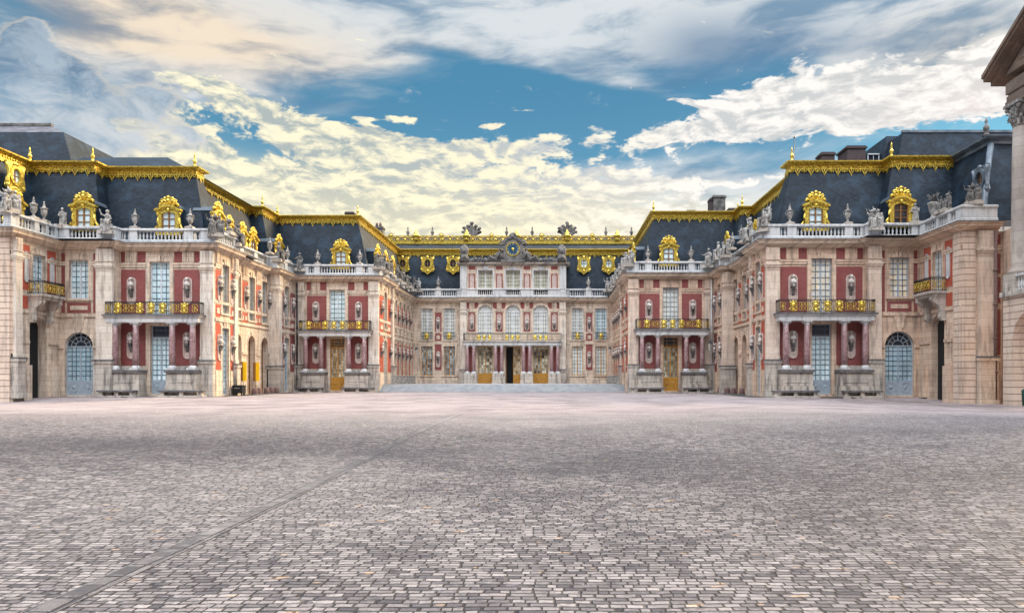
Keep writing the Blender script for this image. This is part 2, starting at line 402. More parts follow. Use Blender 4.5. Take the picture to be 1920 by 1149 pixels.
# ------------------------------------------------------------------ mesh builder
class Fr:
    """a wall frame: u runs along the wall, z up, d outward from the wall"""
    def __init__(s, o, du, dn): s.o = o; s.du = du; s.dn = dn
    def P(s, u, z, d=0.0):
        return (s.o[0] + s.du[0] * u + s.dn[0] * d, s.o[1] + s.du[1] * u + s.dn[1] * d, z)
    def rz(s): return math.atan2(s.dn[1], s.dn[0]) + math.pi / 2
    def sh(s, d): return Fr((s.o[0] + s.dn[0] * d, s.o[1] + s.dn[1] * d), s.du, s.dn)
LOC = Fr((0, 0), (1, 0), (0, -1))
class MB:
    def __init__(s): s.v = []; s.f = []; s.sm = []
    def add(s, vs, fs, smooth=False):
        o = len(s.v); s.v.extend(vs)
        for f in fs: s.f.append(tuple(i + o for i in f)); s.sm.append(smooth)
    def quad(s, *p): s.add(list(p), [tuple(range(len(p)))])
    def box(s, fr, u0, u1, z0, z1, d0, d1):
        P = fr.P
        vs = [P(u0, z0, d0), P(u1, z0, d0), P(u1, z1, d0), P(u0, z1, d0), P(u0, z0, d1), P(u1, z0, d1), P(u1, z1, d1), P(u0, z1, d1)]
        s.add(vs, [(0, 1, 2, 3), (7, 6, 5, 4), (0, 4, 5, 1), (1, 5, 6, 2), (2, 6, 7, 3), (3, 7, 4, 0)])
    def bx(s, x0, x1, y0, y1, z0, z1): s.box(LOC, x0, x1, z0, z1, -y1, -y0)
    def lathe(s, fr, u, d, prof, n=8, smooth=True):
        vs = []; fs = []
        for (r, z) in prof:
            for k in range(n):
                a = 2 * math.pi * k / n
                vs.append(fr.P(u + r * math.cos(a), z, d + r * math.sin(a)))
        for i in range(len(prof) - 1):
            for k in range(n):
                fs.append((i * n + k, i * n + (k + 1) % n, (i + 1) * n + (k + 1) % n, (i + 1) * n + k))
        fs.append(tuple(range(n))); fs.append(tuple((len(prof) - 1) * n + k for k in range(n)))
        s.add(vs, fs, smooth)
    def tube(s, pts, r, n=6, smooth=True, r1=None):
        vs = []; fs = []; m = len(pts)
        for i, p in enumerate(pts):
            a = Vector(pts[max(i - 1, 0)]); b = Vector(pts[min(i + 1, m - 1)])
            t = (b - a).normalized()
            up = Vector((0, 0, 1)) if abs(t.z) < 0.9 else Vector((1, 0, 0))
            x = t.cross(up).normalized(); y = t.cross(x)
            rr = r if r1 is None else r + (r1 - r) * i / (m - 1)
            for k in range(n):
                g = 2 * math.pi * k / n
                vs.append(tuple(Vector(p) + x * rr * math.cos(g) + y * rr * math.sin(g)))
        for i in range(m - 1):
            for k in range(n):
                fs.append((i * n + k, i * n + (k + 1) % n, (i + 1) * n + (k + 1) % n, (i + 1) * n + k))
        fs.append(tuple(range(n))); fs.append(tuple((m - 1) * n + k for k in range(n)))
        s.add(vs, fs, smooth)
    def prism(s, fr, poly, d0, d1):
        n = len(poly)
        vs = [fr.P(u, z, d0) for u, z in poly] + [fr.P(u, z, d1) for u, z in poly]
        fs = [tuple(range(n)), tuple(range(2 * n - 1, n - 1, -1))]
        for i in range(n): fs.append((i, (i + 1) % n, n + (i + 1) % n, n + i))
        s.add(vs, fs)
    def ring(s, fr, cu, cz, ru, rzz, w, d0, d1, a0=0, a1=360, n=16):
        """an elliptical band between radii r-w and r"""
        vs = []; fs = []
        full = abs(a1 - a0) >= 359
        for i in range(n + (0 if full else 1)):
            a = R(a0 + (a1 - a0) * i / n); c, q_ = math.cos(a), math.sin(a)
            vs += [fr.P(cu + ru * c, cz + rzz * q_, d0), fr.P(cu + ru * c, cz + rzz * q_, d1),
                   fr.P(cu + (ru - w) * c, cz + (rzz - w) * q_, d1), fr.P(cu + (ru - w) * c, cz + (rzz - w) * q_, d0)]
        m = len(vs) // 4
        for i in range(n):
            j = (i + 1) % m
            for k in range(4): fs.append((4 * i + k, 4 * i + (k + 1) % 4, 4 * j + (k + 1) % 4, 4 * j + k))
        s.add(vs, fs)
    def ball(s, fr, u, z, d, ru, rzz, rd, n=8, m=5):
        vs = []; fs = []
        for i in range(m + 1):
            t = math.pi * i / m
            for k in range(n):
                a = 2 * math.pi * k / n
                vs.append(fr.P(u + ru * math.sin(t) * math.cos(a), z + rzz * math.cos(t), d + rd * math.sin(t) * math.sin(a)))
        for i in range(m):
            for k in range(n): fs.append((i * n + k, i * n + (k + 1) % n, (i + 1) * n + (k + 1) % n, (i + 1) * n + k))
        s.add(vs, fs, True)
    def sweep(s, path, prof, closed_prof=False, caps=True, smooth=False):
        """prof: (d,z) points carried along the plan path, d to the RIGHT-hand outward side (normal given by path order)"""
        n = len(path); ns = []
        for i in range(n - 1):
            a, b_ = path[i], path[i + 1]; L = math.hypot(b_[0] - a[0], b_[1] - a[1])
            t = ((b_[0] - a[0]) / L, (b_[1] - a[1]) / L); ns.append((t[1], -t[0]))
        mit = []
        for i in range(n):
            if i == 0: mit.append(ns[0])
            elif i == n - 1: mit.append(ns[-1])
            else:
                a, b_ = ns[i - 1], ns[i]; k = 1 + a[0] * b_[0] + a[1] * b_[1]
                k = max(k, 0.2); mit.append(((a[0] + b_[0]) / k, (a[1] + b_[1]) / k))
        m = len(prof); vs = []; fs = []
        for i in range(n):
            for d, z in prof: vs.append((path[i][0] + mit[i][0] * d, path[i][1] + mit[i][1] * d, z))
        mm = m if closed_prof else m - 1
        for i in range(n - 1):
            for k in range(mm):
                k2 = (k + 1) % m
                fs.append((i * m + k, i * m + k2, (i + 1) * m + k2, (i + 1) * m + k))
        if closed_prof and caps:
            fs.append(tuple(range(m))); fs.append(tuple((n - 1) * m + k for k in range(m)))
        s.add(vs, fs, smooth)
    def mesh(s, name, o=(0, 0, 0)):
        me = bpy.data.meshes.new(name)
        me.from_pydata([(a - o[0], b - o[1], c - o[2]) for a, b, c in s.v], [], s.f)
        me.polygons.foreach_set('use_smooth', s.sm)
        me.validate()
        bm = bmesh.new(); bm.from_mesh(me); bmesh.ops.recalc_face_normals(bm, faces=bm.faces); bm.to_mesh(me); bm.free()
        return me

ORG = {}
def thing(name, label, cat, loc=(0, 0, 0), group=None, kind=None, rz=0.0):
    o = bpy.data.objects.new(name, None); COL.objects.link(o); o.location = loc; o.rotation_euler = (0, 0, rz)
    o['label'] = label; o['category'] = cat
    if len(label.replace('-', ' ').split()) > 16: print('LONG', label)
    if group: o['group'] = group
    if kind: o['kind'] = kind
    ORG[o.name] = loc
    return o
def part(name, mb, m, parent=None, label=None, o=None):
    """one mesh object; world coordinates in mb, stored relative to the parent's base point"""
    if parent is not None and o is None: o = ORG.get(parent.name, (0, 0, 0))
    me = mb.mesh(name, o or (0, 0, 0)); me.materials.append(M[m])
    ob = bpy.data.objects.new(name, me); COL.objects.link(ob)
    if parent is not None: ob.parent = parent; ORG[ob.name] = o
    if label: ob['label'] = label
    return ob
def inst(name, me, parent, pos, rz=0.0, sc=(1, 1, 1), label=None):
    """a copy of a locally built mesh placed at a world position under parent (which is unrotated)"""
    ob = bpy.data.objects.new(name, me); COL.objects.link(ob)
    o = ORG.get(parent.name, (0, 0, 0)) if parent is not None else (0, 0, 0)
    ob.location = (pos[0] - o[0], pos[1] - o[1], pos[2] - o[2]); ob.rotation_euler = (0, 0, rz); ob.scale = sc
    if parent is not None: ob.parent = parent
    if label: ob['label'] = label
    return ob
def child(name, me, parent):
    ob = bpy.data.objects.new(name, me); COL.objects.link(ob); ob.parent = parent
    return ob
def mk(mb, name, m):
    me = mb.mesh(name); me.materials.append(M[m]); return me
def tag(o, label, cat, group=None, kind=None):
    o['label'] = label; o['category'] = cat
    if group: o['group'] = group
    if kind: o['kind'] = kind
    return o
ORD = ['first', 'second', 'third', 'fourth', 'fifth', 'sixth', 'seventh', 'eighth', 'ninth', 'tenth', 'eleventh', 'twelfth']

# ------------------------------------------------------------------ sculpted forms: distance field + surface nets
def nets(fn, lo, hi, h):
    xs = [np.arange(lo[i], hi[i] + h, h) for i in range(3)]
    X, Y, Z = np.meshgrid(*xs, indexing='ij')
    G = fn(X, Y, Z); S = G < 0
    nx, ny, nz = G.shape
    acc = np.zeros((nx - 1, ny - 1, nz - 1, 3)); cnt = np.zeros((nx - 1, ny - 1, nz - 1))
    for dx_, dy_, dz_, ax in [(0, 0, 0, 0), (0, 1, 0, 0), (0, 0, 1, 0), (0, 1, 1, 0), (0, 0, 0, 1), (1, 0, 0, 1), (0, 0, 1, 1), (1, 0, 1, 1),
                              (0, 0, 0, 2), (1, 0, 0, 2), (0, 1, 0, 2), (1, 1, 0, 2)]:
        e = [0, 0, 0]; e[ax] = 1
        a = G[dx_:nx - 1 + dx_, dy_:ny - 1 + dy_, dz_:nz - 1 + dz_]
        b_ = G[dx_ + e[0]:nx - 1 + dx_ + e[0], dy_ + e[1]:ny - 1 + dy_ + e[1], dz_ + e[2]:nz - 1 + dz_ + e[2]]
        c = (a < 0) != (b_ < 0)
        t = np.where(c, a / np.where(a == b_, 1, a - b_), 0)
        off = [dx_ + t * e[0], dy_ + t * e[1], dz_ + t * e[2]]
        for k in range(3): acc[..., k] += np.where(c, off[k], 0)
        cnt += c
    act = cnt > 0; idx = -np.ones(act.shape, int); idx[act] = np.arange(act.sum())
    I = np.argwhere(act)
    vs = (I + acc[act] / cnt[act][:, None]) * h + np.array(lo)
    fs = []
    for ax in range(3):
        o1, o2 = [(1, 2), (2, 0), (0, 1)][ax]
        sl0 = [slice(1, -1)] * 3; sl1 = [slice(1, -1)] * 3
        sl0[ax] = slice(0, -1); sl1[ax] = slice(1, None)
        c = S[tuple(sl0)] != S[tuple(sl1)]
        P_ = np.argwhere(c)
        base = P_.copy()
        for k in range(3):
            if k != ax: base[:, k] += 1
        def g(a, b_):
            q_ = base.copy(); q_[:, o1] -= a; q_[:, o2] -= b_
            return idx[q_[:, 0], q_[:, 1], q_[:, 2]]
        Q = np.stack([g(0, 0), g(1, 0), g(1, 1), g(0, 1)], 1)
        ok = (Q >= 0).all(1); Q = Q[ok]
        flip = ~S[tuple(sl0)][tuple(P_[ok].T)]
        Q[flip] = Q[flip][:, ::-1]
        fs.append(Q)
    return vs, np.concatenate(fs)
def field(prims, k=0.06, fold=0.0, fz=99, ff=26.0):
    def fn(X, Y, Z):
        D = None
        for p in prims:
            if p[0] == 'c':                                 # tapered capsule
                a = np.array(p[1], float); b_ = np.array(p[2], float); r0, r1 = p[3], p[4]
                ab = b_ - a
                t = ((X - a[0]) * ab[0] + (Y - a[1]) * ab[1] + (Z - a[2]) * ab[2]) / max(ab @ ab, 1e-9)
                t = np.clip(t, 0, 1)
                d = np.sqrt((X - a[0] - t * ab[0]) ** 2 + (Y - a[1] - t * ab[1]) ** 2 + (Z - a[2] - t * ab[2]) ** 2) - (r0 + (r1 - r0) * t)
            elif p[0] == 'e':                               # ellipsoid
                c, r = p[1], p[2]
                q_ = np.sqrt(((X - c[0]) / r[0]) ** 2 + ((Y - c[1]) / r[1]) ** 2 + ((Z - c[2]) / r[2]) ** 2)
                d = (q_ - 1) * min(r)
            else:                                           # rounded box
                c, r = p[1], p[2]
                ax = np.abs(X - c[0]) - r[0]; ay = np.abs(Y - c[1]) - r[1]; az_ = np.abs(Z - c[2]) - r[2]
                d = np.sqrt(np.maximum(ax, 0) ** 2 + np.maximum(ay, 0) ** 2 + np.maximum(az_, 0) ** 2) + np.minimum(np.maximum(ax, np.maximum(ay, az_)), 0) - 0.02
            if D is None: D = d
            else:
                h = np.clip(0.5 + 0.5 * (D - d) / k, 0, 1)
                D = D * (1 - h) + d * h - k * h * (1 - h)
        if fold:
            w = np.clip((fz - Z) * 6, 0, 1)
            D = D + fold * w * np.sin(ff * X + 5 * Z + 6 * np.sin(3 * Y)) * np.cos(ff * 0.7 * Y - 4 * Z)
        return D
    return fn
def sculpt(name, prims, lo, hi, h, m, k=0.06, fold=0.0, fz=99, ff=26.0):
    vs, fs = nets(field(prims, k, fold, fz, ff), lo, hi, h)
    me = bpy.data.meshes.new(name); me.from_pydata([tuple(v) for v in vs], [], [tuple(int(i) for i in f) for f in fs])
    me.polygons.foreach_set('use_smooth', [True] * len(me.polygons)); me.materials.append(M[m]); me.update()
    return me
# ------------------------------------------------------------------ sculpture library (local: x along the wall, -y towards the court)
def seated(sx=1, arm='up'):
    p = [('b', (0, 0.10, 0.35), (0.30, 0.26, 0.35)),
         ('e', (0, 0.05, 0.86), (0.27, 0.22, 0.20)),
         ('c', (0, 0.04, 0.9), (0.02 * sx, 0.02, 1.36), 0.20, 0.22), ('c', (0, 0.02, 1.3), (0.02, -0.02, 1.58), 0.12, 0.065),
         ('e', (0.02, -0.05, 1.76), (0.115, 0.135, 0.16)), ('e', (0.02, 0.03, 1.80), (0.14, 0.15, 0.14)), ('c', (0.02, -0.17, 1.75), (0.02, -0.19, 1.73), 0.03, 0.03),
         ('c', (-0.14, 0, 0.85), (-0.20 * sx, -0.50, 0.88), 0.17, 0.12), ('c', (0.14, 0, 0.85), (0.20 * sx, -0.46, 0.80), 0.17, 0.12),
         ('c', (-0.20 * sx, -0.50, 0.88), (-0.24 * sx, -0.50, 0.35), 0.13, 0.10), ('c', (0.20 * sx, -0.46, 0.80), (0.30 * sx, -0.42, 0.0), 0.13, 0.12),
         ('c', (-0.24 * sx, -0.50, 0.35), (-0.22 * sx, -0.56, -0.25), 0.12, 0.07), ('c', (0, -0.42, 0.78), (0.05, -0.44, -0.05), 0.15, 0.17),
         ('c', (0.22, 0.02, 1.38), (0.36, -0.10, 1.10), 0.085, 0.065), ('c', (0.36, -0.10, 1.10), (0.26, -0.36, 0.98), 0.062, 0.045)]
    if arm == 'up':
        p += [('c', (-0.22, 0.02, 1.40), (-0.46, -0.06, 1.46), 0.085, 0.065), ('c', (-0.46, -0.06, 1.46), (-0.58, -0.10, 1.86), 0.06, 0.04), ('e', (-0.60, -0.1, 1.93), (0.05, 0.04, 0.08))]
    elif arm == 'out':
        p += [('c', (-0.22, 0.02, 1.38), (-0.44, -0.12, 1.16), 0.085, 0.065), ('c', (-0.44, -0.12, 1.16), (-0.72, -0.3, 1.22), 0.06, 0.04)]
    else:
        p += [('c', (-0.22, 0.02, 1.38), (-0.38, 0.0, 1.08), 0.085, 0.065), ('c', (-0.38, 0.0, 1.08), (-0.30, -0.34, 0.95), 0.06, 0.045),
              ('c', (-0.40, 0.1, 0.5), (-0.36, 0.08, 1.45), 0.12, 0.16)]
    return p
def shift(p, dx=0, dy=0, dz=0, mir=1):
    o = []
    for q in p:
        if q[0] == 'c': o.append(('c', (q[1][0] * mir + dx, q[1][1] + dy, q[1][2] + dz), (q[2][0] * mir + dx, q[2][1] + dy, q[2][2] + dz), q[3], q[4]))
        else: o.append((q[0], (q[1][0] * mir + dx, q[1][1] + dy, q[1][2] + dz), q[2]))
    return o
standing = [('c', (0, 0, 0.0), (0, 0, 0.95), 0.28, 0.21), ('c', (-0.09, -0.08, 0.0), (-0.08, -0.02, 0.95), 0.14, 0.13), ('c', (0.13, -0.12, 0.0), (0.09, -0.10, 0.55), 0.1, 0.11),
            ('c', (0.09, -0.10, 0.55), (0.08, 0, 0.98), 0.12, 0.13), ('c', (0, 0, 0.95), (0.02, 0, 1.42), 0.18, 0.21), ('c', (0, 0, 1.35), (0, -0.02, 1.63), 0.11, 0.065),
            ('e', (0, -0.04, 1.81), (0.115, 0.135, 0.16)), ('e', (0, 0.03, 1.85), (0.14, 0.14, 0.13)), ('c', (0, -0.17, 1.80), (0, -0.185, 1.78), 0.03, 0.03),
            ('c', (-0.23, 0, 1.43), (-0.34, -0.02, 1.12), 0.085, 0.065), ('c', (-0.34, -0.02, 1.12), (-0.16, -0.22, 1.02), 0.06, 0.045),
            ('c', (0.23, 0, 1.43), (0.37, -0.02, 1.16), 0.085, 0.065), ('c', (0.37, -0.02, 1.16), (0.40, -0.12, 1.45), 0.06, 0.045), ('c', (0.3, 0.1, 0.1), (0.26, 0.1, 1.2), 0.14, 0.1)]
lo, hi = (-0.95, -0.9, -0.45), (0.8, 0.6, 2.25)
ME_SEAT = [sculpt('figure', seated(1, a), lo, hi, 0.045, 'statue', 0.07, 0.022, 1.3) for a in ('up', 'out', 'rest')]
ME_STAND = sculpt('figure', standing, (-0.7, -0.55, -0.1), (0.7, 0.5, 2.1), 0.04, 'statue', 0.07, 0.02, 1.3)
trophy = [('e', (0.0, 0.1, 0.55), (0.42, 0.14, 0.55)), ('c', (-0.3, 0, 0.1), (0.5, 0.1, 1.4), 0.06, 0.05), ('c', (0.3, 0, 0.1), (-0.5, 0.1, 1.35), 0.06, 0.05),
          ('e', (0, -0.05, 1.2), (0.22, 0.25, 0.26)), ('c', (0, 0.1, 1.35), (0, 0.25, 1.7), 0.1, 0.06), ('e', (-0.4, -0.1, 0.3), (0.25, 0.2, 0.25)), ('e', (0.42, -0.1, 0.32), (0.25, 0.2, 0.28)),
          ('c', (-0.6, 0, 0.9), (-0.3, 0, 0.4), 0.09, 0.12)]
ME_TROPHY = sculpt('figure', trophy, (-0.95, -0.5, -0.1), (0.9, 0.6, 2.0), 0.045, 'statue', 0.05, 0.02, 9)
grp = shift(seated(1, 'up'), -0.42, -0.1, 0) + shift(seated(1, 'rest'), 0.48, 0.12, 0.1, -1) + shift(trophy, 0.1, 0.45, 0.75)
ME_GROUP = sculpt('figure', grp, (-1.5, -0.95, -0.45), (1.45, 1.1, 2.9), 0.06, 'statue', 0.05, 0.025, 9)
bust = [('c', (0, 0, 0.0), (0, 0, 0.14), 0.10, 0.07), ('e', (0, 0, 0.36), (0.27, 0.15, 0.22)), ('c', (0, 0, 0.45), (0, -0.02, 0.68), 0.09, 0.065),
        ('e', (0, -0.03, 0.80), (0.105, 0.125, 0.15)), ('e', (0, 0.03, 0.85), (0.135, 0.13, 0.13)), ('c', (0, -0.15, 0.79), (0, -0.165, 0.77), 0.026, 0.026), ('c', (-0.2, -0.05, 0.45), (0.12, -0.13, 0.28), 0.06, 0.05)]
ME_BUST = sculpt('figure', bust, (-0.36, -0.28, -0.14), (0.36, 0.25, 1.08), 0.032, 'bust_white', 0.04, 0.012, 0.5, 40)
# reclining pair of the clock
def recline(m):
    return shift([('e', (0, 0, 0.35), (0.30, 0.24, 0.24)), ('c', (0, 0, 0.38), (0.42, 0, 0.95), 0.22, 0.27), ('c', (0.42, 0, 0.95), (0.50, -0.03, 1.28), 0.12, 0.07),
            ('e', (0.54, -0.06, 1.45), (0.13, 0.15, 0.17)), ('c', (-0.05, -0.1, 0.35), (-0.62, -0.2, 0.62), 0.18, 0.12), ('c', (-0.62, -0.2, 0.62), (-1.05, -0.15, 0.12), 0.12, 0.07),
            ('c', (-0.05, 0.1, 0.28), (-0.80, 0.1, 0.25), 0.18, 0.12), ('c', (-0.80, 0.1, 0.25), (-1.40, 0.05, 0.10), 0.12, 0.07), ('c', (0.2, -0.1, 0.98), (-0.02, -0.25, 0.72), 0.085, 0.065),
            ('c', (-0.02, -0.25, 0.72), (-0.25, -0.3, 0.9), 0.06, 0.045), ('c', (0.66, 0, 1.02), (0.9, -0.05, 1.30), 0.085, 0.06), ('c', (0.9, -0.05, 1.30), (1.05, 0, 1.62), 0.06, 0.045),
            ('e', (0.4, 0.2, 0.3), (0.7, 0.2, 0.3)), ('e', (-0.6, 0.2, 0.15), (0.8, 0.2, 0.16))], mir=m)
ME_REC = [sculpt('figure', recline(m), (-1.6, -0.55, -0.15), (1.6, 0.5, 1.9), 0.045, 'statue_dark', 0.06, 0.02, 1.0) for m in (1, -1)]
relief = []
rr = random.Random(3)
for i in range(26):
    xx = -3.0 + i * 0.235; r_ = rr.uniform(0.14, 0.30); relief.append(('e', (xx, rr.uniform(-0.12, 0.05), rr.uniform(0.1, 0.65) * (0.55 + 0.45 * (i / 26.0))), (r_, 0.16, r_ * rr.uniform(0.6, 1.2))))
for i in range(12):
    a = (rr.uniform(-3, 3), rr.uniform(-0.2, 0), rr.uniform(0.1, 0.6)); relief.append(('c', a, (a[0] + rr.uniform(-.6, .6), a[1], min(a[2] + rr.uniform(0.1, 0.5), 1.0)), 0.07, 0.05))
ME_RELIEF = sculpt('figure', relief, (-3.5, -0.5, -0.2), (3.5, 0.4, 1.3), 0.055, 'statue_dark', 0.04, 0.03, 9, 18)
relief_m = shift(relief, mir=-1)
ME_RELIEF2 = sculpt('figure', relief_m, (-3.5, -0.5, -0.2), (3.5, 0.4, 1.3), 0.055, 'statue_dark', 0.04, 0.03, 9, 18)
flame = [('b', (0, 0, 0.5), (1.1, 0.5, 0.5))] + [('c', (math.sin(R(a)) * 0.7, 0, 0.9), (math.sin(R(a)) * L, 0.1 * k, 0.9 + math.cos(R(a)) * L), 0.42, 0.30)
         for k, (a, L) in enumerate([(-70, 1.7), (-45, 2.0), (-22, 2.1), (0, 2.5), (24, 2.0), (48, 2.1), (70, 1.8)])]
flame += [('e', (math.sin(R(a)) * L, 0, 0.9 + math.cos(R(a)) * L), (0.38, 0.34, 0.34)) for a, L in [(-72, 1.75), (-45, 2.1), (-20, 2.0), (2, 2.6), (26, 2.1), (50, 2.15), (72, 1.8)]]
ME_FLAME = sculpt('figure', flame, (-2.2, -0.8, -0.2), (2.2, 0.8, 3.9), 0.08, 'statue_dark', 0.06, 0.05, 9, 9)

def urn_mesh(h=1.9, m='statue'):
    b_ = MB(); s = h / 1.9
    prof = [(0.24, 0), (0.24, 0.08), (0.10, 0.16), (0.09, 0.30), (0.17, 0.40), (0.27, 0.62), (0.30, 0.86), (0.25, 1.02), (0.23, 1.08), (0.36, 1.16), (0.36, 1.22), (0.20, 1.27),
            (0.17, 1.34), (0.09, 1.42), (0.13, 1.50), (0.10, 1.58), (0.05, 1.66), (0.08, 1.72), (0.03, 1.90)]
    b_.lathe(LOC, 0, 0, [(r * s, z * s) for r, z in prof], 12)
    for sx in (-1, 1):
        b_.tube([(sx * 0.27 * s, 0, 0.66 * s), (sx * 0.42 * s, 0, 0.82 * s), (sx * 0.42 * s, 0, 1.04 * s), (sx * 0.32 * s, 0, 1.16 * s)], 0.035, 5)
    b_.ring(LOC, 0, 1.56 * s, 0.16 * s, 0.03, 0.03, -0.03, 0.03)
    return mk(b_, 'vase', m)
ME_URN = urn_mesh()
b_ = MB(); b_.bx(-0.34, 0.34, -0.34, 0.34, -0.0, 0.16); b_.bx(-0.28, 0.28, -0.28, 0.28, 0.16, 0.22); ME_URNBASE = mk(b_, 'plinth', 'stone_grey')
b_ = MB(); b_.bx(-0.62, 0.62, -0.50, 0.50, 0.0, 0.26); b_.bx(-0.52, 0.52, -0.42, 0.42, 0.26, 0.36); ME_PLINTH = mk(b_, 'plinth', 'stone_grey')
b_ = MB(); b_.lathe(LOC, 0, 0, [(0.20, 0), (0.14, 0.12), (0.10, 0.3), (0.17, 0.42), (0.20, 0.58), (0.11, 0.74), (0.06, 0.80), (0.12, 0.92), (0.05, 1.06), (0.09, 1.16), (0.02, 1.45)], 8)
ME_FINIAL = mk(b_, 'finial', 'gold')
b_ = MB(); b_.v = []; b_.lathe(LOC, 0, 0, [(0.30, 0), (0.20, 0.15), (0.12, 0.35), (0.24, 0.55), (0.24, 0.75), (0.10, 0.95), (0.06, 1.0), (0.13, 1.15), (0.02, 1.5)], 8)
ME_FINIAL_D = mk(b_, 'finial', 'statue_dark')

def console_mesh():
    b_ = MB()
    b_.box(LOC, -0.22, 0.22, -0.10, 0.0, 0, 0.42)
    pts = [(0, 0), (0.34, 0), (0.36, -0.14), (0.24, -0.26), (0.16, -0.42), (0.10, -0.62), (0.0, -0.74)]
    # side profile extruded in x
    n = len(pts); vs = [(-0.13, -d, z - 0.1) for d, z in pts] + [(0.13, -d, z - 0.1) for d, z in pts]
    b_.add(vs, [tuple(range(n)), tuple(range(2 * n - 1, n - 1, -1))] + [(i, (i + 1) % n, n + (i + 1) % n, n + i) for i in range(n)])
    return mk(b_, 'console', 'statue_dark')
ME_CONSOLE = console_mesh()
def oval_mesh(w, h, m, inner=True):
    """flat stone surround with half round ends and a sunk centre"""
    b_ = MB(); n = 10
    def outl(w_, h_, d):
        o = []
        for i in range(n + 1): a = math.pi * i / n; o.append((w_ * math.cos(a), h_ - w_ + w_ * math.sin(a)))
        for i in range(n + 1): a = math.pi + math.pi * i / n; o.append((w_ * math.cos(a), -h_ + w_ + w_ * math.sin(a)))
        return o
    o1 = outl(w, h, 0); o2 = outl(w * 0.74, h - w * 0.26, 0); k = len(o1)
    vs = [(u, -0.00, z) for u, z in o1] + [(u, -0.09, z) for u, z in o1] + [(u, -0.09, z) for u, z in o2] + [(u, -0.03, z) for u, z in o2]
    fs = []
    for j in range(3):
        for i in range(k): fs.append((j * k + i, j * k + (i + 1) % k, (j + 1) * k + (i + 1) % k, (j + 1) * k + i))
    fs.append(tuple(3 * k + i for i in range(k)))
    b_.add(vs, fs)
    return mk(b_, 'niche_surround', m)
ME_OVAL = oval_mesh(0.40, 1.22, 'niche'); ME_OVAL_S = oval_mesh(0.30, 1.2, 'niche'); ME_OVAL_P = oval_mesh(0.30, 1.5, 'stone_white')

CNT = {}
def bust_at(fr, u, z, group, wall, niche='w', par=None, sc=1.0):
    """oval surround (part of the wall) with a bust on a console (a thing hung on it)"""
    rz = fr.rz()
    if niche and par is not None:
        me = {'w': ME_OVAL, 's': ME_OVAL_S}[niche]
        inst('niche_surround', me, par, fr.P(u, z - 0.2, 0.02), rz)
    k = CNT.setdefault(group, [0]); k[0] += 1
    t = thing('bust', wall, 'bust', fr.P(u, z, 0.24), group, rz=rz)
    f = child('figure', ME_BUST, t); f.scale = (sc * 0.98, sc * 0.95, sc * 0.98)
    c = child('console', ME_CONSOLE, t); c.location = (0, 0.21, 0)
    return t
def statue_at(fr, u, z, label, me, d=-0.35, sc=1.0, turn=0.0, group=None, dark=False, plinth=True):
    t = thing('statue', label, 'statue', fr.P(u, z, d), group, rz=fr.rz() + turn)
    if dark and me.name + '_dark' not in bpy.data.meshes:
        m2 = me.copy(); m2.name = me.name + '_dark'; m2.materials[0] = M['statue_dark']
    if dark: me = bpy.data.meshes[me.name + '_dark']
    f = child('figure', me, t); f.location = (0, 0, 0.30 if plinth else 0); sc *= 0.85; f.scale = (sc, sc, sc)
    if plinth: p = child('plinth', ME_PLINTH, t)
    return t
def urn_at(fr, u, z, label, d=-0.3, sc=1.0, group='stone urns on the balustrade'):
    t = thing('stone_urn', label, 'urn', fr.P(u, z, d), group, rz=fr.rz())
    v_ = child('vase', ME_URN, t); v_.location = (0, 0, 0.2); v_.scale = (sc * 0.82, sc * 0.82, sc * 0.86)
    child('plinth', ME_URNBASE, t)
    return t

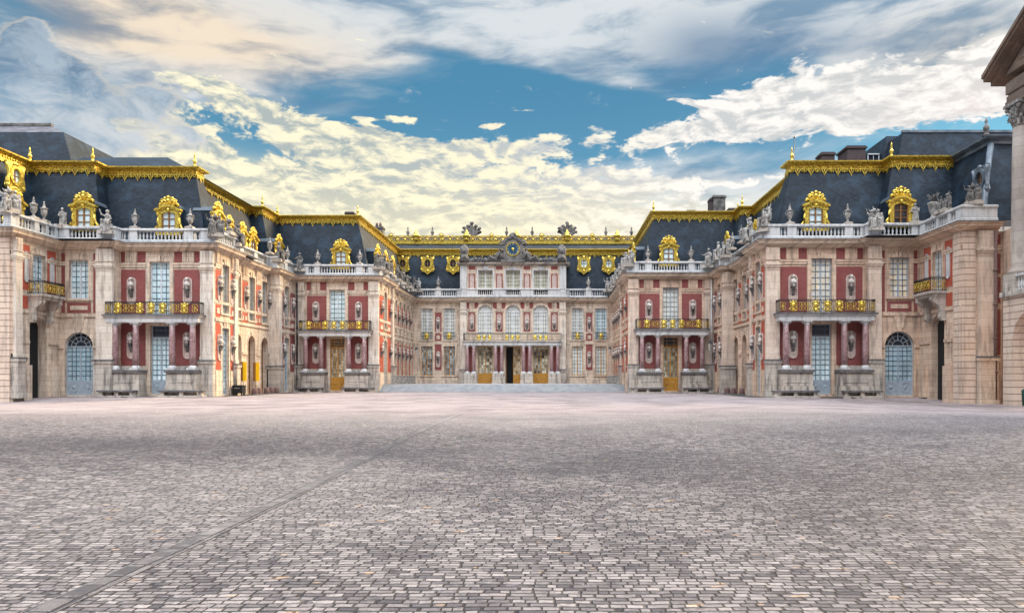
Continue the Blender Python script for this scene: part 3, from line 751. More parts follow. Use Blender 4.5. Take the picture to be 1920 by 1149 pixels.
# ------------------------------------------------------------------ windows and doors (local: u centred, z from the sill, glass at d=0)
WC = {}
def window_meshes(w, h, rows, cols, fm, pm, arch=False, kick=0.0, transom=None, fan=False):
    key = (round(w, 2), round(h, 2), rows, cols, fm, pm, arch, kick, transom, fan)
    if key in WC: return WC[key]
    f = MB(); p = MB(); g_b = MB(); hw = w / 2; r = hw
    ztop = h - r if arch else h
    t = 0.085
    f.box(LOC, -hw, -hw + t, 0, ztop, -0.02, 0.07); f.box(LOC, hw - t, hw, 0, ztop, -0.02, 0.07)
    f.box(LOC, -hw + t, hw - t, 0, t, -0.02, 0.068)
    if not arch: f.box(LOC, -hw + t, hw - t, h - t, h, -0.02, 0.068)
    else: f.ring(LOC, 0, ztop, r, r, t, -0.02, 0.07, 0, 180, 14)
    zs0 = max(t, kick); zt = transom or ztop
    f.box(LOC, -0.055, 0.055, zs0, min(zt, ztop), 0.0, 0.085)              # meeting stile
    if transom and transom < h: f.box(LOC, -hw + t, hw - t, transom - 0.06, transom + 0.06, 0.0, 0.08)
    if arch: f.box(LOC, -hw + t, hw - t, ztop - 0.05, ztop + 0.05, 0.0, 0.08)
    if kick:
        f.box(LOC, -hw + t, hw - t, t, kick, -0.02, 0.045)
        for s in (-1, 1):
            c = s * hw / 2
            f.ring(LOC, c, t + (kick - t) / 2, hw * 0.33, (kick - t) * 0.36, 0.035, 0.045, 0.07)
            f.ball(LOC, c, t + (kick - t) / 2, 0.045, hw * 0.14, (kick - t) * 0.14, 0.05, 6, 4)
    # glazing bars
    for s in (-1, 1):
        for k in range(1, cols):
            x = s * (0.05 + (hw - t - 0.05) * k / cols)
            g_b.box(LOC, x - 0.027, x + 0.027, zs0, ztop, 0.005, 0.04)
    nr = rows
    for k in range(1, nr):
        z = zs0 + (ztop - zs0) * k / nr
        g_b.box(LOC, -hw + t, hw - t, z - 0.027, z + 0.027, 0.006, 0.038)
    if arch:
        for a in (30, 60, 90, 120, 150):
            c, s_ = math.cos(R(a)), math.sin(R(a))
            f.tube([(0.0 + c * r * 0.38, -0.03, ztop + s_ * r * 0.38), (c * (r - t), -0.03, ztop + s_ * (r - t))], 0.024 if a != 90 else 0.04, 4, False)
        f.ring(LOC, 0, ztop, r * 0.40, r * 0.40, 0.04, 0.0, 0.045, 0, 180, 10)
        if fan: f.ring(LOC, 0, ztop, r * 0.70, r * 0.70, 0.035, 0.0, 0.045, 0, 180, 12)
    if arch:
        n = 14
        o = [(r * math.cos(math.pi * i / n), ztop + r * math.sin(math.pi * i / n)) for i in range(n + 1)]
        if fan:
            p.quad(*[LOC.P(u, z, 0) for u, z in [(-hw, 0), (hw, 0), (hw, ztop), (-hw, ztop)]])
        else: p.quad(*[LOC.P(u, z, 0) for u, z in [(-hw, 0), (hw, 0)] + o])
    else: p.quad(*[LOC.P(u, z, 0) for u, z in [(-hw, 0), (hw, 0), (hw, transom if fan and transom else h), (-hw, transom if fan and transom else h)]])
    res = [mk(f, 'frame', fm), mk(p, 'pane', pm), mk(g_b, 'glazing_bars', {'wood_white': 'bar_dark', 'wood_blue': 'bar_dark', 'wood_ochre': 'wood_ochre', 'wood_brown': 'wood_brown'}[fm] if pm not in ('pane_white', 'pane_dull') else 'bar_grey')]
    if fan:
        p2 = MB()
        if arch: p2.quad(*[LOC.P(u, z, 0.001) for u, z in o])
        elif transom: p2.quad(*[LOC.P(u, z, 0) for u, z in [(-hw, transom), (hw, transom), (hw, h), (-hw, h)]])
        if p2.v: res.append(mk(p2, 'fanlight', 'pane_dark'))
    WC[key] = res
    return res
def window_at(bld, fr, u, z0, w, h, rows=7, cols=2, fm='wood_white', pm='pane_blue', arch=False, kick=0.0, transom=None, fan=False, depth=0.28, name='window'):
    ms = window_meshes(w, h, rows, cols, fm, pm, arch, kick, transom, fan)
    o = inst(name, ms[0], bld, fr.P(u, z0, -depth), fr.rz())
    for m_ in ms[1:]: child(m_.name.split('.')[0], m_, o)
    return o

# ------------------------------------------------------------------ dormers
def dormer_meshes(warm=False):
    body = MB(); g = MB(); f = MB(); p = MB(); ld = MB()
    # slate cheeks and arched lead top reaching back into the roof
    body.box(LOC, -0.95, 0.95, 0.0, 3.0, -1.7, -0.12)
    n = 8
    poly = [(-1.0, 2.95)] + [(-1.0 * math.cos(math.pi * i / n), 2.98 + 0.55 * math.sin(math.pi * i / n)) for i in range(n + 1)] + [(1.0, 2.95)]
    ld.prism(LOC, poly, -1.85, -0.10)
    # gilded surround
    g.box(LOC, -1.02, -0.68, 0.55, 2.55, -0.12, 0.10); g.box(LOC, 0.68, 1.02, 0.55, 2.55, -0.12, 0.10)
    g.box(LOC, -1.2, 1.2, 0.30, 0.55, -0.12, 0.16)
    g.ring(LOC, 0, 2.30, 0.86, 0.46, 0.24, -0.08, 0.12, 0, 180, 12)
    top = [(-1.28, 2.62), (-1.28, 2.78), (-0.85, 2.95), (-0.45, 3.16), (0, 3.24), (0.45, 3.16), (0.85, 2.95), (1.28, 2.78), (1.28, 2.62), (0.85, 2.68), (0.45, 2.92), (0, 3.0), (-0.45, 2.92), (-0.85, 2.68)]
    # crown moulding built as convex slices
    k = 7
    up = [(-1.30, 2.78), (-0.85, 2.95), (-0.45, 3.18), (0, 3.26), (0.45, 3.18), (0.85, 2.95), (1.30, 2.78)]
    dn = [(-1.30, 2.60), (-0.85, 2.70), (-0.45, 2.93), (0, 3.0), (0.45, 2.93), (0.85, 2.70), (1.30, 2.60)]
    for i in range(k - 1): g.prism(LOC, [dn[i], dn[i + 1], up[i + 1], up[i]], -0.12, 0.30)
    for i in range(k - 1): g.prism(LOC, [(dn[i][0] * .9, dn[i][1] - 0.16), (dn[i + 1][0] * .9, dn[i + 1][1] - 0.16), (dn[i + 1][0] * .9, dn[i + 1][1] + 0.03), (dn[i][0] * .9, dn[i][1] + 0.03)], -0.10, 0.16)
    g.ball(LOC, 0, 2.72, 0.14, 0.18, 0.22, 0.12, 8, 5)
    # side volutes
    for s in (-1, 1):
        g.tube([LOC.P(s * x, z, 0.0) for x, z in [(1.0, 2.0), (1.05, 1.5), (1.16, 1.15), (1.32, 0.95), (1.38, 0.72), (1.25, 0.55), (1.10, 0.62), (1.12, 0.78)]], 0.12, 6)
        g.ball(LOC, s * 1.22, 0.68, 0.0, 0.2, 0.2, 0.16)
        g.ball(LOC, s * 1.08, 2.35, 0.05, 0.14, 0.2, 0.12)
    # trophy crest
    g.ball(LOC, 0, 3.62, 0.05, 0.22, 0.26, 0.2); g.ball(LOC, 0, 3.95, 0.05, 0.16, 0.18, 0.16); g.ring(LOC, 0, 3.72, 0.34, 0.36, 0.1, 0.0, 0.14)
    for s in (-1, 1):
        g.tube([LOC.P(s * x, z, 0.08) for x, z in [(0.05, 3.3), (0.35, 3.62), (0.62, 3.72), (0.80, 3.55)]], 0.11, 6)
        g.tube([LOC.P(s * x, z, 0.02) for x, z in [(0.1, 3.4), (0.5, 3.30), (0.85, 3.32), (0.95, 3.12)]], 0.12, 6)
        g.ball(LOC, s * 0.62, 3.48, 0.1, 0.2, 0.15, 0.14); g.ball(LOC, s * 0.38, 3.86, 0.05, 0.13, 0.13, 0.1)
    f.box(LOC, -0.06, 0.06, 0.58, 2.64, -0.1, 0.02)
    for z in (1.25, 1.9): f.box(LOC, -0.66, 0.66, z - 0.03, z + 0.03, -0.1, 0.0)
    f.box(LOC, -0.68, -0.58, 0.55, 2.3, -0.1, 0.03); f.box(LOC, 0.58, 0.68, 0.55, 2.3, -0.1, 0.03)
    nn = 8
    p.quad(*[LOC.P(u, z, -0.08) for u, z in [(-0.68, 0.5), (0.68, 0.5)] + [(0.68 * math.cos(math.pi * i / nn), 2.3 + 0.40 * math.sin(math.pi * i / nn)) for i in range(nn + 1)]])
    return [mk(body, 'dormer', 'slate'), mk(g, 'gilded_frame', 'gold'), mk(ld, 'lead_cap', 'lead_dark'), mk(f, 'window_frame', 'wood_brown'), mk(p, 'pane', 'pane_blue'), mk(p, 'pane', 'pane_dark')]
DM = dormer_meshes()
def dormer_at(bld, fr, u, z=14.25, d=-1.35, dark=False):
    o = inst('dormer', DM[0], bld, fr.P(u, z + 0.1, d), fr.rz(), (0.93, 1, 0.95))
    for k in (1, 2, 3): child(DM[k].name.split('.')[0], DM[k], o)
    child('pane', DM[5 if dark else 4], o)
    return o
def oeil_meshes():
    g = MB(); p = MB(); f = MB()
    g.ring(LOC, 0, 1.55, 0.72, 0.88, 0.26, -0.1, 0.22, 0, 360, 20)
    body = [(-1.05, 0.55), (-0.9, 0.35), (-0.45, 0.30), (0, -0.15), (0.45, 0.30), (0.9, 0.35), (1.05, 0.55), (0.95, 0.9), (-0.95, 0.9)]
    g.prism(LOC, body, -0.1, 0.12)
    for s in (-1, 1):
        g.tube([LOC.P(s * x, z, 0.08) for x, z in [(0.95, 0.55), (0.92, 1.0), (0.75, 1.5), (0.85, 2.2), (0.95, 2.5)]], 0.14, 6)
        g.prism(LOC, [(s * 0.55, 0.8), (s * 0.95, 0.8), (s * 0.9, 1.3), (s * 0.62, 1.2)], -0.1, 0.10)
        g.prism(LOC, [(s * 0.55, 2.1), (s * 0.9, 1.9), (s * 1.0, 2.6), (s * 0.3, 2.6)], -0.1, 0.10)
        g.ball(LOC, s * 0.9, 0.62, 0.1, 0.2, 0.22, 0.15)
    g.ball(LOC, 0, 0.42, 0.12, 0.25, 0.25, 0.12); g.ball(LOC, 0, 2.52, 0.12, 0.25, 0.22, 0.16)
    p.quad(*[LOC.P(0.5 * math.cos(2 * math.pi * i / 16), 1.55 + 0.66 * math.sin(2 * math.pi * i / 16), 0.0) for i in range(16)])
    f.box(LOC, -0.04, 0.04, 0.92, 2.18, 0.0, 0.06); f.box(LOC, -0.46, 0.46, 1.53, 1.58, 0.0, 0.05)
    return [mk(g, 'bull_eye_window', 'gold'), mk(f, 'window_frame', 'wood_brown'), mk(p, 'pane', 'pane_blue'), mk(p, 'pane', 'pane_dark')]
OE = oeil_meshes()
def oeil_at(bld, fr, u, z, d, dark=False):
    o = inst('bull_eye_window', OE[0], bld, fr.P(u, z, d), fr.rz())
    child('window_frame', OE[1], o); child('pane', OE[3 if dark else 2], o)

# gold boss for balcony railings
def boss_mesh():
    g = MB()
    g.ball(LOC, 0, 0.62, 0.05, 0.20, 0.24, 0.10); g.ring(LOC, 0, 0.62, 0.30, 0.34, 0.07, 0.0, 0.07)
    for s in (-1, 1):
        g.tube([LOC.P(s * x, z, 0.03) for x, z in [(0.05, 0.12), (0.28, 0.2), (0.36, 0.36), (0.22, 0.42)]], 0.055, 5)
        g.tube([LOC.P(s * x, z, 0.03) for x, z in [(0.1, 0.85), (0.26, 0.92), (0.34, 0.82)]], 0.045, 5)
    g.ball(LOC, 0, 0.24, 0.04, 0.13, 0.16, 0.07); g.ball(LOC, 0, 0.92, 0.04, 0.14, 0.1, 0.06)
    return mk(g, 'gilt_boss', 'gold')
ME_BOSS = boss_mesh()
def scroll_mesh():
    g = MB()
    for s in (-1, 1):
        g.ring(LOC, s * 0.12, 0.72, 0.12, 0.17, 0.03, 0.0, 0.04, 0, 360, 10); g.ring(LOC, s * 0.12, 0.34, 0.12, 0.17, 0.03, 0.0, 0.04, 0, 360, 10)
    g.ball(LOC, 0, 0.53, 0.02, 0.06, 0.08, 0.04, 6, 4)
    return mk(g, 'gilt_scroll', 'gold')
ME_SCROLL = scroll_mesh()
def railing(bld, fr, u0, u1, z, d0, d1, bosses, scrolls=(), h=1.12, sides=True):
    """wrought iron railing on three sides of a balcony with gilt bosses"""
    b_ = MB()
    def run(f2, a, c):
        b_.box(f2, a, c, z + h - 0.05, z + h, -0.03, 0.03); b_.box(f2, a, c, z + h - 0.2, z + h - 0.17, -0.015, 0.015); b_.box(f2, a, c, z + 0.06, z + 0.10, -0.02, 0.02)
        n = max(1, int(abs(c - a) / 0.16))
        for i in range(n + 1):
            u = a + (c - a) * i / n
            b_.box(f2, u - 0.014, u + 0.014, z, z + h - 0.05, -0.012, 0.012)
        for i in range(n):
            u = a + (c - a) * (i + 0.5) / n
            b_.ring(f2, u, z + h - 0.11, 0.05, 0.05, 0.018, -0.01, 0.01, 0, 360, 6)
    run(fr.sh(d1), u0, u1)
    if sides:
        for u in (u0, u1):
            o = fr.P(u, 0, 0)[:2]
            run(Fr(o, fr.dn, fr.du), d0, d1)
    r_ = part('balcony_railing', b_, 'iron', bld)
    for u in bosses:
        k = bpy.data.objects.new('gilt_boss', ME_BOSS); COL.objects.link(k); k.parent = r_
        p_ = fr.P(u, z, d1 + 0.03); o = ORG.get(bld.name); k.location = (p_[0] - o[0], p_[1] - o[1], p_[2] - o[2]); k.rotation_euler = (0, 0, fr.rz())
    for u in scrolls:
        k = bpy.data.objects.new('gilt_scroll', ME_SCROLL); COL.objects.link(k); k.parent = r_
        p_ = fr.P(u, z, d1 + 0.03); o = ORG.get(bld.name); k.location = (p_[0] - o[0], p_[1] - o[1], p_[2] - o[2]); k.rotation_euler = (0, 0, fr.rz())
    return r_

# marble column
def column_meshes(h=3.85, r=0.26):
    s = MB(); s.lathe(LOC, 0, 0, [(r, 0.0), (r * 1.0, h * 0.33), (r * 0.97, h * 0.66), (r * 0.86, h)], 18)
    c = MB(); c.lathe(LOC, 0, 0, [(r * 0.88, h - 0.32), (r * 0.95, h - 0.30), (r * 0.95, h - 0.26), (r * 0.9, h - 0.2), (r * 1.15, h - 0.06), (r * 1.2, h)], 16)
    c.box(LOC, -r * 1.3, r * 1.3, h, h + 0.1, -r * 1.3, r * 1.3)
    b_ = MB(); b_.box(LOC, -r * 1.45, r * 1.45, -0.28, -0.14, -r * 1.45, r * 1.45); b_.lathe(LOC, 0, 0, [(r * 1.38, -0.14), (r * 1.4, -0.08), (r * 1.18, -0.02), (r * 1.2, 0.03), (r * 1.02, 0.08)], 16)
    return mk(s, 'column', 'marble'), mk(c, 'capital', 'stone_white'), mk(b_, 'base', 'stone_white')
CM = column_meshes()
def column_at(bld, fr, u, z, d, sc=1.0):
    o = inst('column', CM[0], bld, fr.P(u, z, d), 0, (sc, sc, sc))
    child('capital', CM[1], o); child('base', CM[2], o)
# ------------------------------------------------------------------ wall construction
ZC, ZR = 13.54, 14.98            # top of the cornice, top of the balustrade rail
def skin(mb, fr, u0, u1, z0, z1, ops, depth=0.30):
    """wall face with real openings and reveals; ops: (ua, ub, za, zb, arch)"""
    us = sorted(set([u0, u1] + [o[0] for o in ops] + [o[1] for o in ops]))
    zs = sorted(set([z0, z1] + [o[2] for o in ops] + [o[3] for o in ops]))
    P = fr.P
    for i in range(len(us) - 1):
        for j in range(len(zs) - 1):
            cu, cz = (us[i] + us[i + 1]) / 2, (zs[j] + zs[j + 1]) / 2
            if any(o[0] < cu < o[1] and o[2] < cz < o[3] for o in ops): continue
            mb.quad(P(us[i], zs[j]), P(us[i + 1], zs[j]), P(us[i + 1], zs[j + 1]), P(us[i], zs[j + 1]))
    if z1 > 12.5 and u1 - u0 > 0.3 and z0 < 11:      # architrave band, broken by the windows
        cuts = sorted([(o[0] - 0.30, o[1] + 0.30) for o in ops if o[3] > 11.5]); x = u0
        for c0_, c1_ in cuts + [(u1, u1)]:
            if c0_ - x > 0.05: mb.box(fr, x, c0_, 11.50, 11.72, 0, 0.08); mb.box(fr, x, c0_, 11.72, 11.86, 0, 0.13)
            x = max(x, c1_)
    for o in ops:
        a, b_, c, e, arch = o[:5]; dp = o[5] if len(o) > 5 else depth
        r = (b_ - a) / 2; m = (a + b_) / 2; zt = e - r if arch else e
        mb.quad(P(a, c), P(a, zt), P(a, zt, -dp), P(a, c, -dp)); mb.quad(P(b_, c), P(b_, zt), P(b_, zt, -dp), P(b_, c, -dp))
        mb.quad(P(a, c), P(b_, c), P(b_, c, -dp), P(a, c, -dp))
        if not arch: mb.quad(P(a, e), P(b_, e), P(b_, e, -dp), P(a, e, -dp))
        else:
            n = 14; pt = [(m - r * math.cos(math.pi * i / n), zt + r * math.sin(math.pi * i / n)) for i in range(n + 1)]
            for i in range(n):
                (ua, za), (ub, zb) = pt[i], pt[i + 1]
                mb.quad(P(ua, za), P(ub, zb), P(ub, zb, -dp), P(ua, za, -dp))
                mb.quad(P(ua, za), P(ub, zb), P(ub, e), P(ua, e))
def trim(mb, fr, a, b_, c, e, w=0.22, pr=0.07, arch=False, sill=True):
    if arch:
        r = (b_ - a) / 2; zt = e - r
        mb.box(fr, a - w, a, c, zt, -0.02, pr); mb.box(fr, b_, b_ + w, c, zt, -0.02, pr)
        mb.ring(fr, (a + b_) / 2, zt, r + w, r + w, w, -0.02, pr, 0, 180, 16)
        mb.prism(fr, [((a + b_) / 2 - 0.16, e - 0.02), ((a + b_) / 2 + 0.16, e - 0.02), ((a + b_) / 2 + 0.24, e + w + 0.22), ((a + b_) / 2 - 0.24, e + w + 0.22)], 0, pr + 0.07)
    else:
        mb.box(fr, a - w, a, c, e, -0.02, pr); mb.box(fr, b_, b_ + w, c, e, -0.02, pr); mb.box(fr, a - w, b_ + w, e, e + w * 1.0, -0.02, pr + 0.003)
        m = (a + b_) / 2
        for k in (-1, 0, 1):
            mb.prism(fr, [(m + k * 0.24 - 0.10, e + 0.02), (m + k * 0.24 + 0.10, e + 0.02), (m + k * 0.31 + 0.12, e + 0.50), (m + k * 0.31 - 0.12, e + 0.50)], 0, pr + 0.06 + (0.05 if k == 0 else 0))
    if sill: mb.box(fr, a - w - 0.05, b_ + w + 0.05, c - 0.16, c, -0.02, pr + 0.08)
def bricks(bld, fr, rects, mat_='brick', d=0.025):
    for (a, b_, c, e) in rects:
        m_ = MB(); m_.box(fr, a, b_, c, e, -0.05, d); part('brick_panel', m_, mat_, bld)
def triglyph(mb, fr, u, w=0.95, z0=11.92, z1=12.93, d=0.09):
    mb.box(fr, u - w / 2, u + w / 2, z0, z1, 0, d)
    n = 5
    for k in range(n):
        uu = u - w / 2 + w * (k + 0.5) / n
        mb.box(fr, uu - w * 0.055, uu + w * 0.055, z0 + 0.06, z1 - 0.06, d, d + 0.05)
    mb.box(fr, u - w / 2 - 0.03, u + w / 2 + 0.03, z0 - 0.08, z0, 0, d + 0.07)
def pilaster(bld, fr, a, b_, zb=3.25, pr=0.20, mat_=None, z0=0.0, ped=True, trig=True, pm='stone_grey'):
    m_ = MB(); pr += 0.10; mat_ = mat_ or ('stone_smooth' if fr.o[0] < 0 else 'stone_smooth_pink')
    m_.box(fr, a, b_, zb, 11.15, 0, pr)
    m_.box(fr, a - 0.03, b_ + 0.03, zb, zb + 0.3, 0, pr + 0.05)
    m_.box(fr, a - 0.03, b_ + 0.03, 11.0, 11.07, 0, pr + 0.04)
    for k in range(3): m_.box(fr, a - 0.04 * (k + 1), b_ + 0.04 * (k + 1), 11.15 + 0.13 * k, 11.28 + 0.13 * k, 0, pr + 0.05 * (k + 1))
    m_.box(fr, a, b_, 11.54, 12.95, 0, pr + 0.02)
    if trig:
        w = (b_ - a)
        for k in range(4):
            uu = a + w * (k + 0.7) / 4.4
            m_.box(fr, uu - 0.05, uu + 0.05, 11.95, 12.85, pr + 0.02, pr + 0.08)
        m_.box(fr, a - 0.04, b_ + 0.04, 11.84, 11.92, 0, pr + 0.1)
    p_ = part('pilaster', m_, mat_, bld)
    if ped:
        q_ = MB()
        q_.box(fr, a - 0.08, b_ + 0.08, z0, zb - 0.35, 0, pr + 0.20)
        q_.box(fr, a - 0.12, b_ + 0.12, z0, z0 + 0.55, 0, pr + 0.27)
        q_.box(fr, a - 0.14, b_ + 0.14, zb - 0.35, zb - 0.12, 0, pr + 0.28)
        e = part('pedestal', q_, pm, p_)
        q_ = MB(); q_.box(fr, a - 0.16, b_ + 0.16, zb - 0.12, zb - 0.0, 0, pr + 0.32); part('pedestal_cap', q_, 'stone_dark', p_)
    return p_
CORN = [(0.0, 12.93), (0.10, 12.96), (0.14, 13.05), (0.30, 13.12), (0.34, 13.20), (0.62, 13.24), (0.64, 13.40), (0.76, 13.50), (0.76, 13.54), (0.0, 13.56)]
ARCHI = [(0.0, 11.56), (0.07, 11.56), (0.07, 11.68), (0.11, 11.70), (0.11, 11.82), (0.0, 11.86)]

def sub(path, i0, i1, prof, mb, closed=False):
    """sweep of the whole path kept only between two of its points"""
    t = MB(); t.sweep(path, prof, closed, caps=False)
    m = len(prof)
    vs = t.v[i0 * m:(i1 + 1) * m]; nseg = i1 - i0; mm = m if closed else m - 1
    fs = [(i * m + k, i * m + (k + 1) % m, (i + 1) * m + (k + 1) % m, (i + 1) * m + k) for i in range(nseg) for k in range(mm)]
    mb.add(vs, fs)
    return vs
# plan of the wall line, walked from the far left round the court to the far right
PW = [(-62, 55.6), (-43.4, 55.6), (-43.4, 61.0), (-38.45, 61.0), (-38.45, 61.9), (-30.1, 61.9), (-30.1, 66.1), (-31.0, 66.1), (-31.0, 75.9), (-30.1, 75.9), (-30.1, 81.25),
      (-20.25, 81.25), (-20.25, 88.0), (-20.7, 88.0), (-20.7, 103.2), (-13.6, 103.2), (-13.6, 102.6), (2.1, 102.6), (2.1, 103.2), (9.1, 103.2), (9.1, 86.0), (8.66, 86.0), (8.66, 79.2),
      (18.5, 79.2), (18.5, 74.2), (19.4, 74.2), (19.4, 64.4), (18.5, 64.4), (18.5, 60.2), (27.1, 60.2), (27.1, 59.7), (31.6, 59.7), (31.6, 53.5), (34.4, 53.5)]
PR = [(-62, 55.6), (-44.5, 55.6), (-44.5, 60.3), (-38.6, 60.3), (-38.6, 61.9), (-30.1, 61.9), (-30.1, 69.9), (-31.5, 69.9), (-31.5, 76.8), (-30.1, 76.8), (-30.1, 81.25), (-20.25, 81.25), (-20.25, 103.2), (8.7, 103.2), (8.7, 79.2),
      (18.5, 79.2), (18.5, 76.8), (20.0, 76.8), (20.0, 68.2), (18.5, 68.2), (18.5, 60.2), (27.1, 60.2), (27.1, 58.8), (32.6, 58.8), (32.6, 53.5), (46, 53.5)]
ROOF = [(-1.8, 13.7), (-1.85, 14.3), (-2.15, 16.0), (-2.75, 18.4), (-3.5, 20.85)]
CREST = [(-3.9, 20.84), (-3.42, 20.84), (-3.37, 20.90), (-3.38, 21.16), (-3.14, 21.22), (-2.96, 21.34), (-2.94, 21.46), (-3.2, 21.54), (-3.9, 21.56)]

def seg_fr(path, i):
    a, b_ = path[i], path[i + 1]; L = math.hypot(b_[0] - a[0], b_[1] - a[1]); t = ((b_[0] - a[0]) / L, (b_[1] - a[1]) / L)
    return Fr(a, t, (t[1], -t[0])), L
BPROF = [(0.075, 0), (0.075, 0.07), (0.05, 0.11), (0.095, 0.28), (0.085, 0.40), (0.045, 0.58), (0.05, 0.66), (0.075, 0.70), (0.075, 0.78)]
def balustrade(bld, i0, i1, custom={}, mat_='stone_white'):
    m_ = MB()
    sub(PW, i0, i1, [(0.06, ZC + 0.01), (0.06, 13.93), (0.02, 13.98), (-0.45, 13.98), (-0.45, ZC + 0.01)], m_, True)
    sub(PW, i0, i1, [(0.03, 14.76), (0.09, 14.80), (0.09, 14.94), (0.03, ZR), (-0.5, ZR), (-0.5, 14.76)], m_, True)
    for i in range(i0, i1):
        fr, L = seg_fr(PW, i)
        if i in custom: sol = custom[i]
        elif L < 2.2: sol = [(0, L)]
        else:
            n = max(1, round(L / 3.2)); sol = [(0, 0.55), (L - 0.55, L)]
            for k in range(1, n): c = L * k / n; sol.append((c - 0.38, c + 0.38))
        sol = sorted(sol)
        for a, b_ in sol: m_.box(fr, max(a, 0.03), min(b_, L - 0.03), 13.97, 14.77, -0.42, 0.0)
        for j in range(len(sol) - 1):
            a, b_ = sol[j][1], sol[j + 1][0]
            n = max(1, int(round((b_ - a) / 0.33)))
            for k in range(n):
                u = a + (b_ - a) * (k + 0.5) / n
                m_.lathe(fr, u, -0.2, [(r, 13.98 + z) for r, z in BPROF], 6)
    return part('balustrade', m_, mat_, bld)
def cornice(bld, i0, i1, mat_='stone'):
    m_ = MB(); sub(PW, i0, i1, CORN, m_)
    f_ = MB(); sub(PW, i0, i1, [(0.70, 13.545), (0.79, 13.545), (0.79, 13.60), (0.08, 13.64)], f_); part('lead_flashing', f_, 'stone_dark', bld)
    return part('cornice', m_, mat_, bld)
def crest_units(mb, path, i0, i1, pitch=1.22):
    for i in range(i0, i1):
        # offset line of the crest
        t = MB(); t.sweep(path, [(-3.38, 20.8)], False); a, b_ = t.v[i], t.v[i + 1]
        L = math.hypot(b_[0] - a[0], b_[1] - a[1])
        if L < 0.4: continue
        du = ((b_[0] - a[0]) / L, (b_[1] - a[1]) / L); fr = Fr((a[0], a[1]), du, (du[1], -du[0]))
        n = max(1, round(L / pitch)); w = L / n
        for k in range(n):
            c = w * (k + 0.5)
            q = lambda pts: mb.prism(fr, [(c + x * w, 20.80 + z * 0.78) for x, z in pts], 0.02, 0.12)
            q([(-0.5, 0), (0.5, 0), (0.5, -0.09), (-0.5, -0.09)])
            q([(-0.28, -0.08), (-0.18, -0.08), (0.01, -0.62), (-0.05, -0.66)]); q([(0.18, -0.08), (0.28, -0.08), (0.05, -0.66), (-0.01, -0.62)])
            q([(-0.05, -0.58), (0.05, -0.58), (0, -0.90)]); q([(-0.05, -0.08), (0.05, -0.08), (0.03, -0.36), (-0.03, -0.36)])
            mb.ring(fr, c - 0.38 * w, 20.80 - 0.19, 0.12, 0.13, 0.045, 0.02, 0.12, 0, 360, 8); mb.ring(fr, c + 0.38 * w, 20.80 - 0.19, 0.12, 0.13, 0.045, 0.02, 0.12, 0, 360, 8)
            q([(-0.53, -0.1), (-0.47, -0.1), (-0.5, -0.58)])
        for k in range(n * 2):
            c = w * (k + 0.5) / 2
            mb.ball(fr, c, 21.0, 0.04, 0.17, 0.09, 0.07, 6, 4)
            mb.box(fr, c + w / 4 - 0.03, c + w / 4 + 0.03, 20.86, 21.14, 0.0, 0.07)
def roofs(bld, i0, i1, upper=None, crest='gold', rm='slate', um='slate', units=True):
    m_ = MB(); sub(PR, i0, i1, ROOF, m_); part('roof', m_, rm, bld)
    # lead gutter deck behind the balustrade
    m_ = MB(); sub(PR, i0, i1, [(0.5, 13.66), (-1.9, 13.72)], m_); part('gutter_deck', m_, 'lead', bld)
    m_ = MB(); sub(PR, i0, i1, CREST, m_, True)
    if units: crest_units(m_, PR, i0, i1)
    part('roof_crest', m_, crest, bld)
    m_ = MB(); sub(PR, i0, i1, [(-3.5, 21.54), (-9.0, upper)] if upper else [(-3.5, 21.54), (-3.95, 21.58)], m_); part('upper_roof', m_, um, bld)
def finial_at(bld, x, y, z, sc=1.0, dark=False):
    inst('finial', ME_FINIAL_D if dark else ME_FINIAL, bld, (x, y, z), 0, (sc, sc, sc))

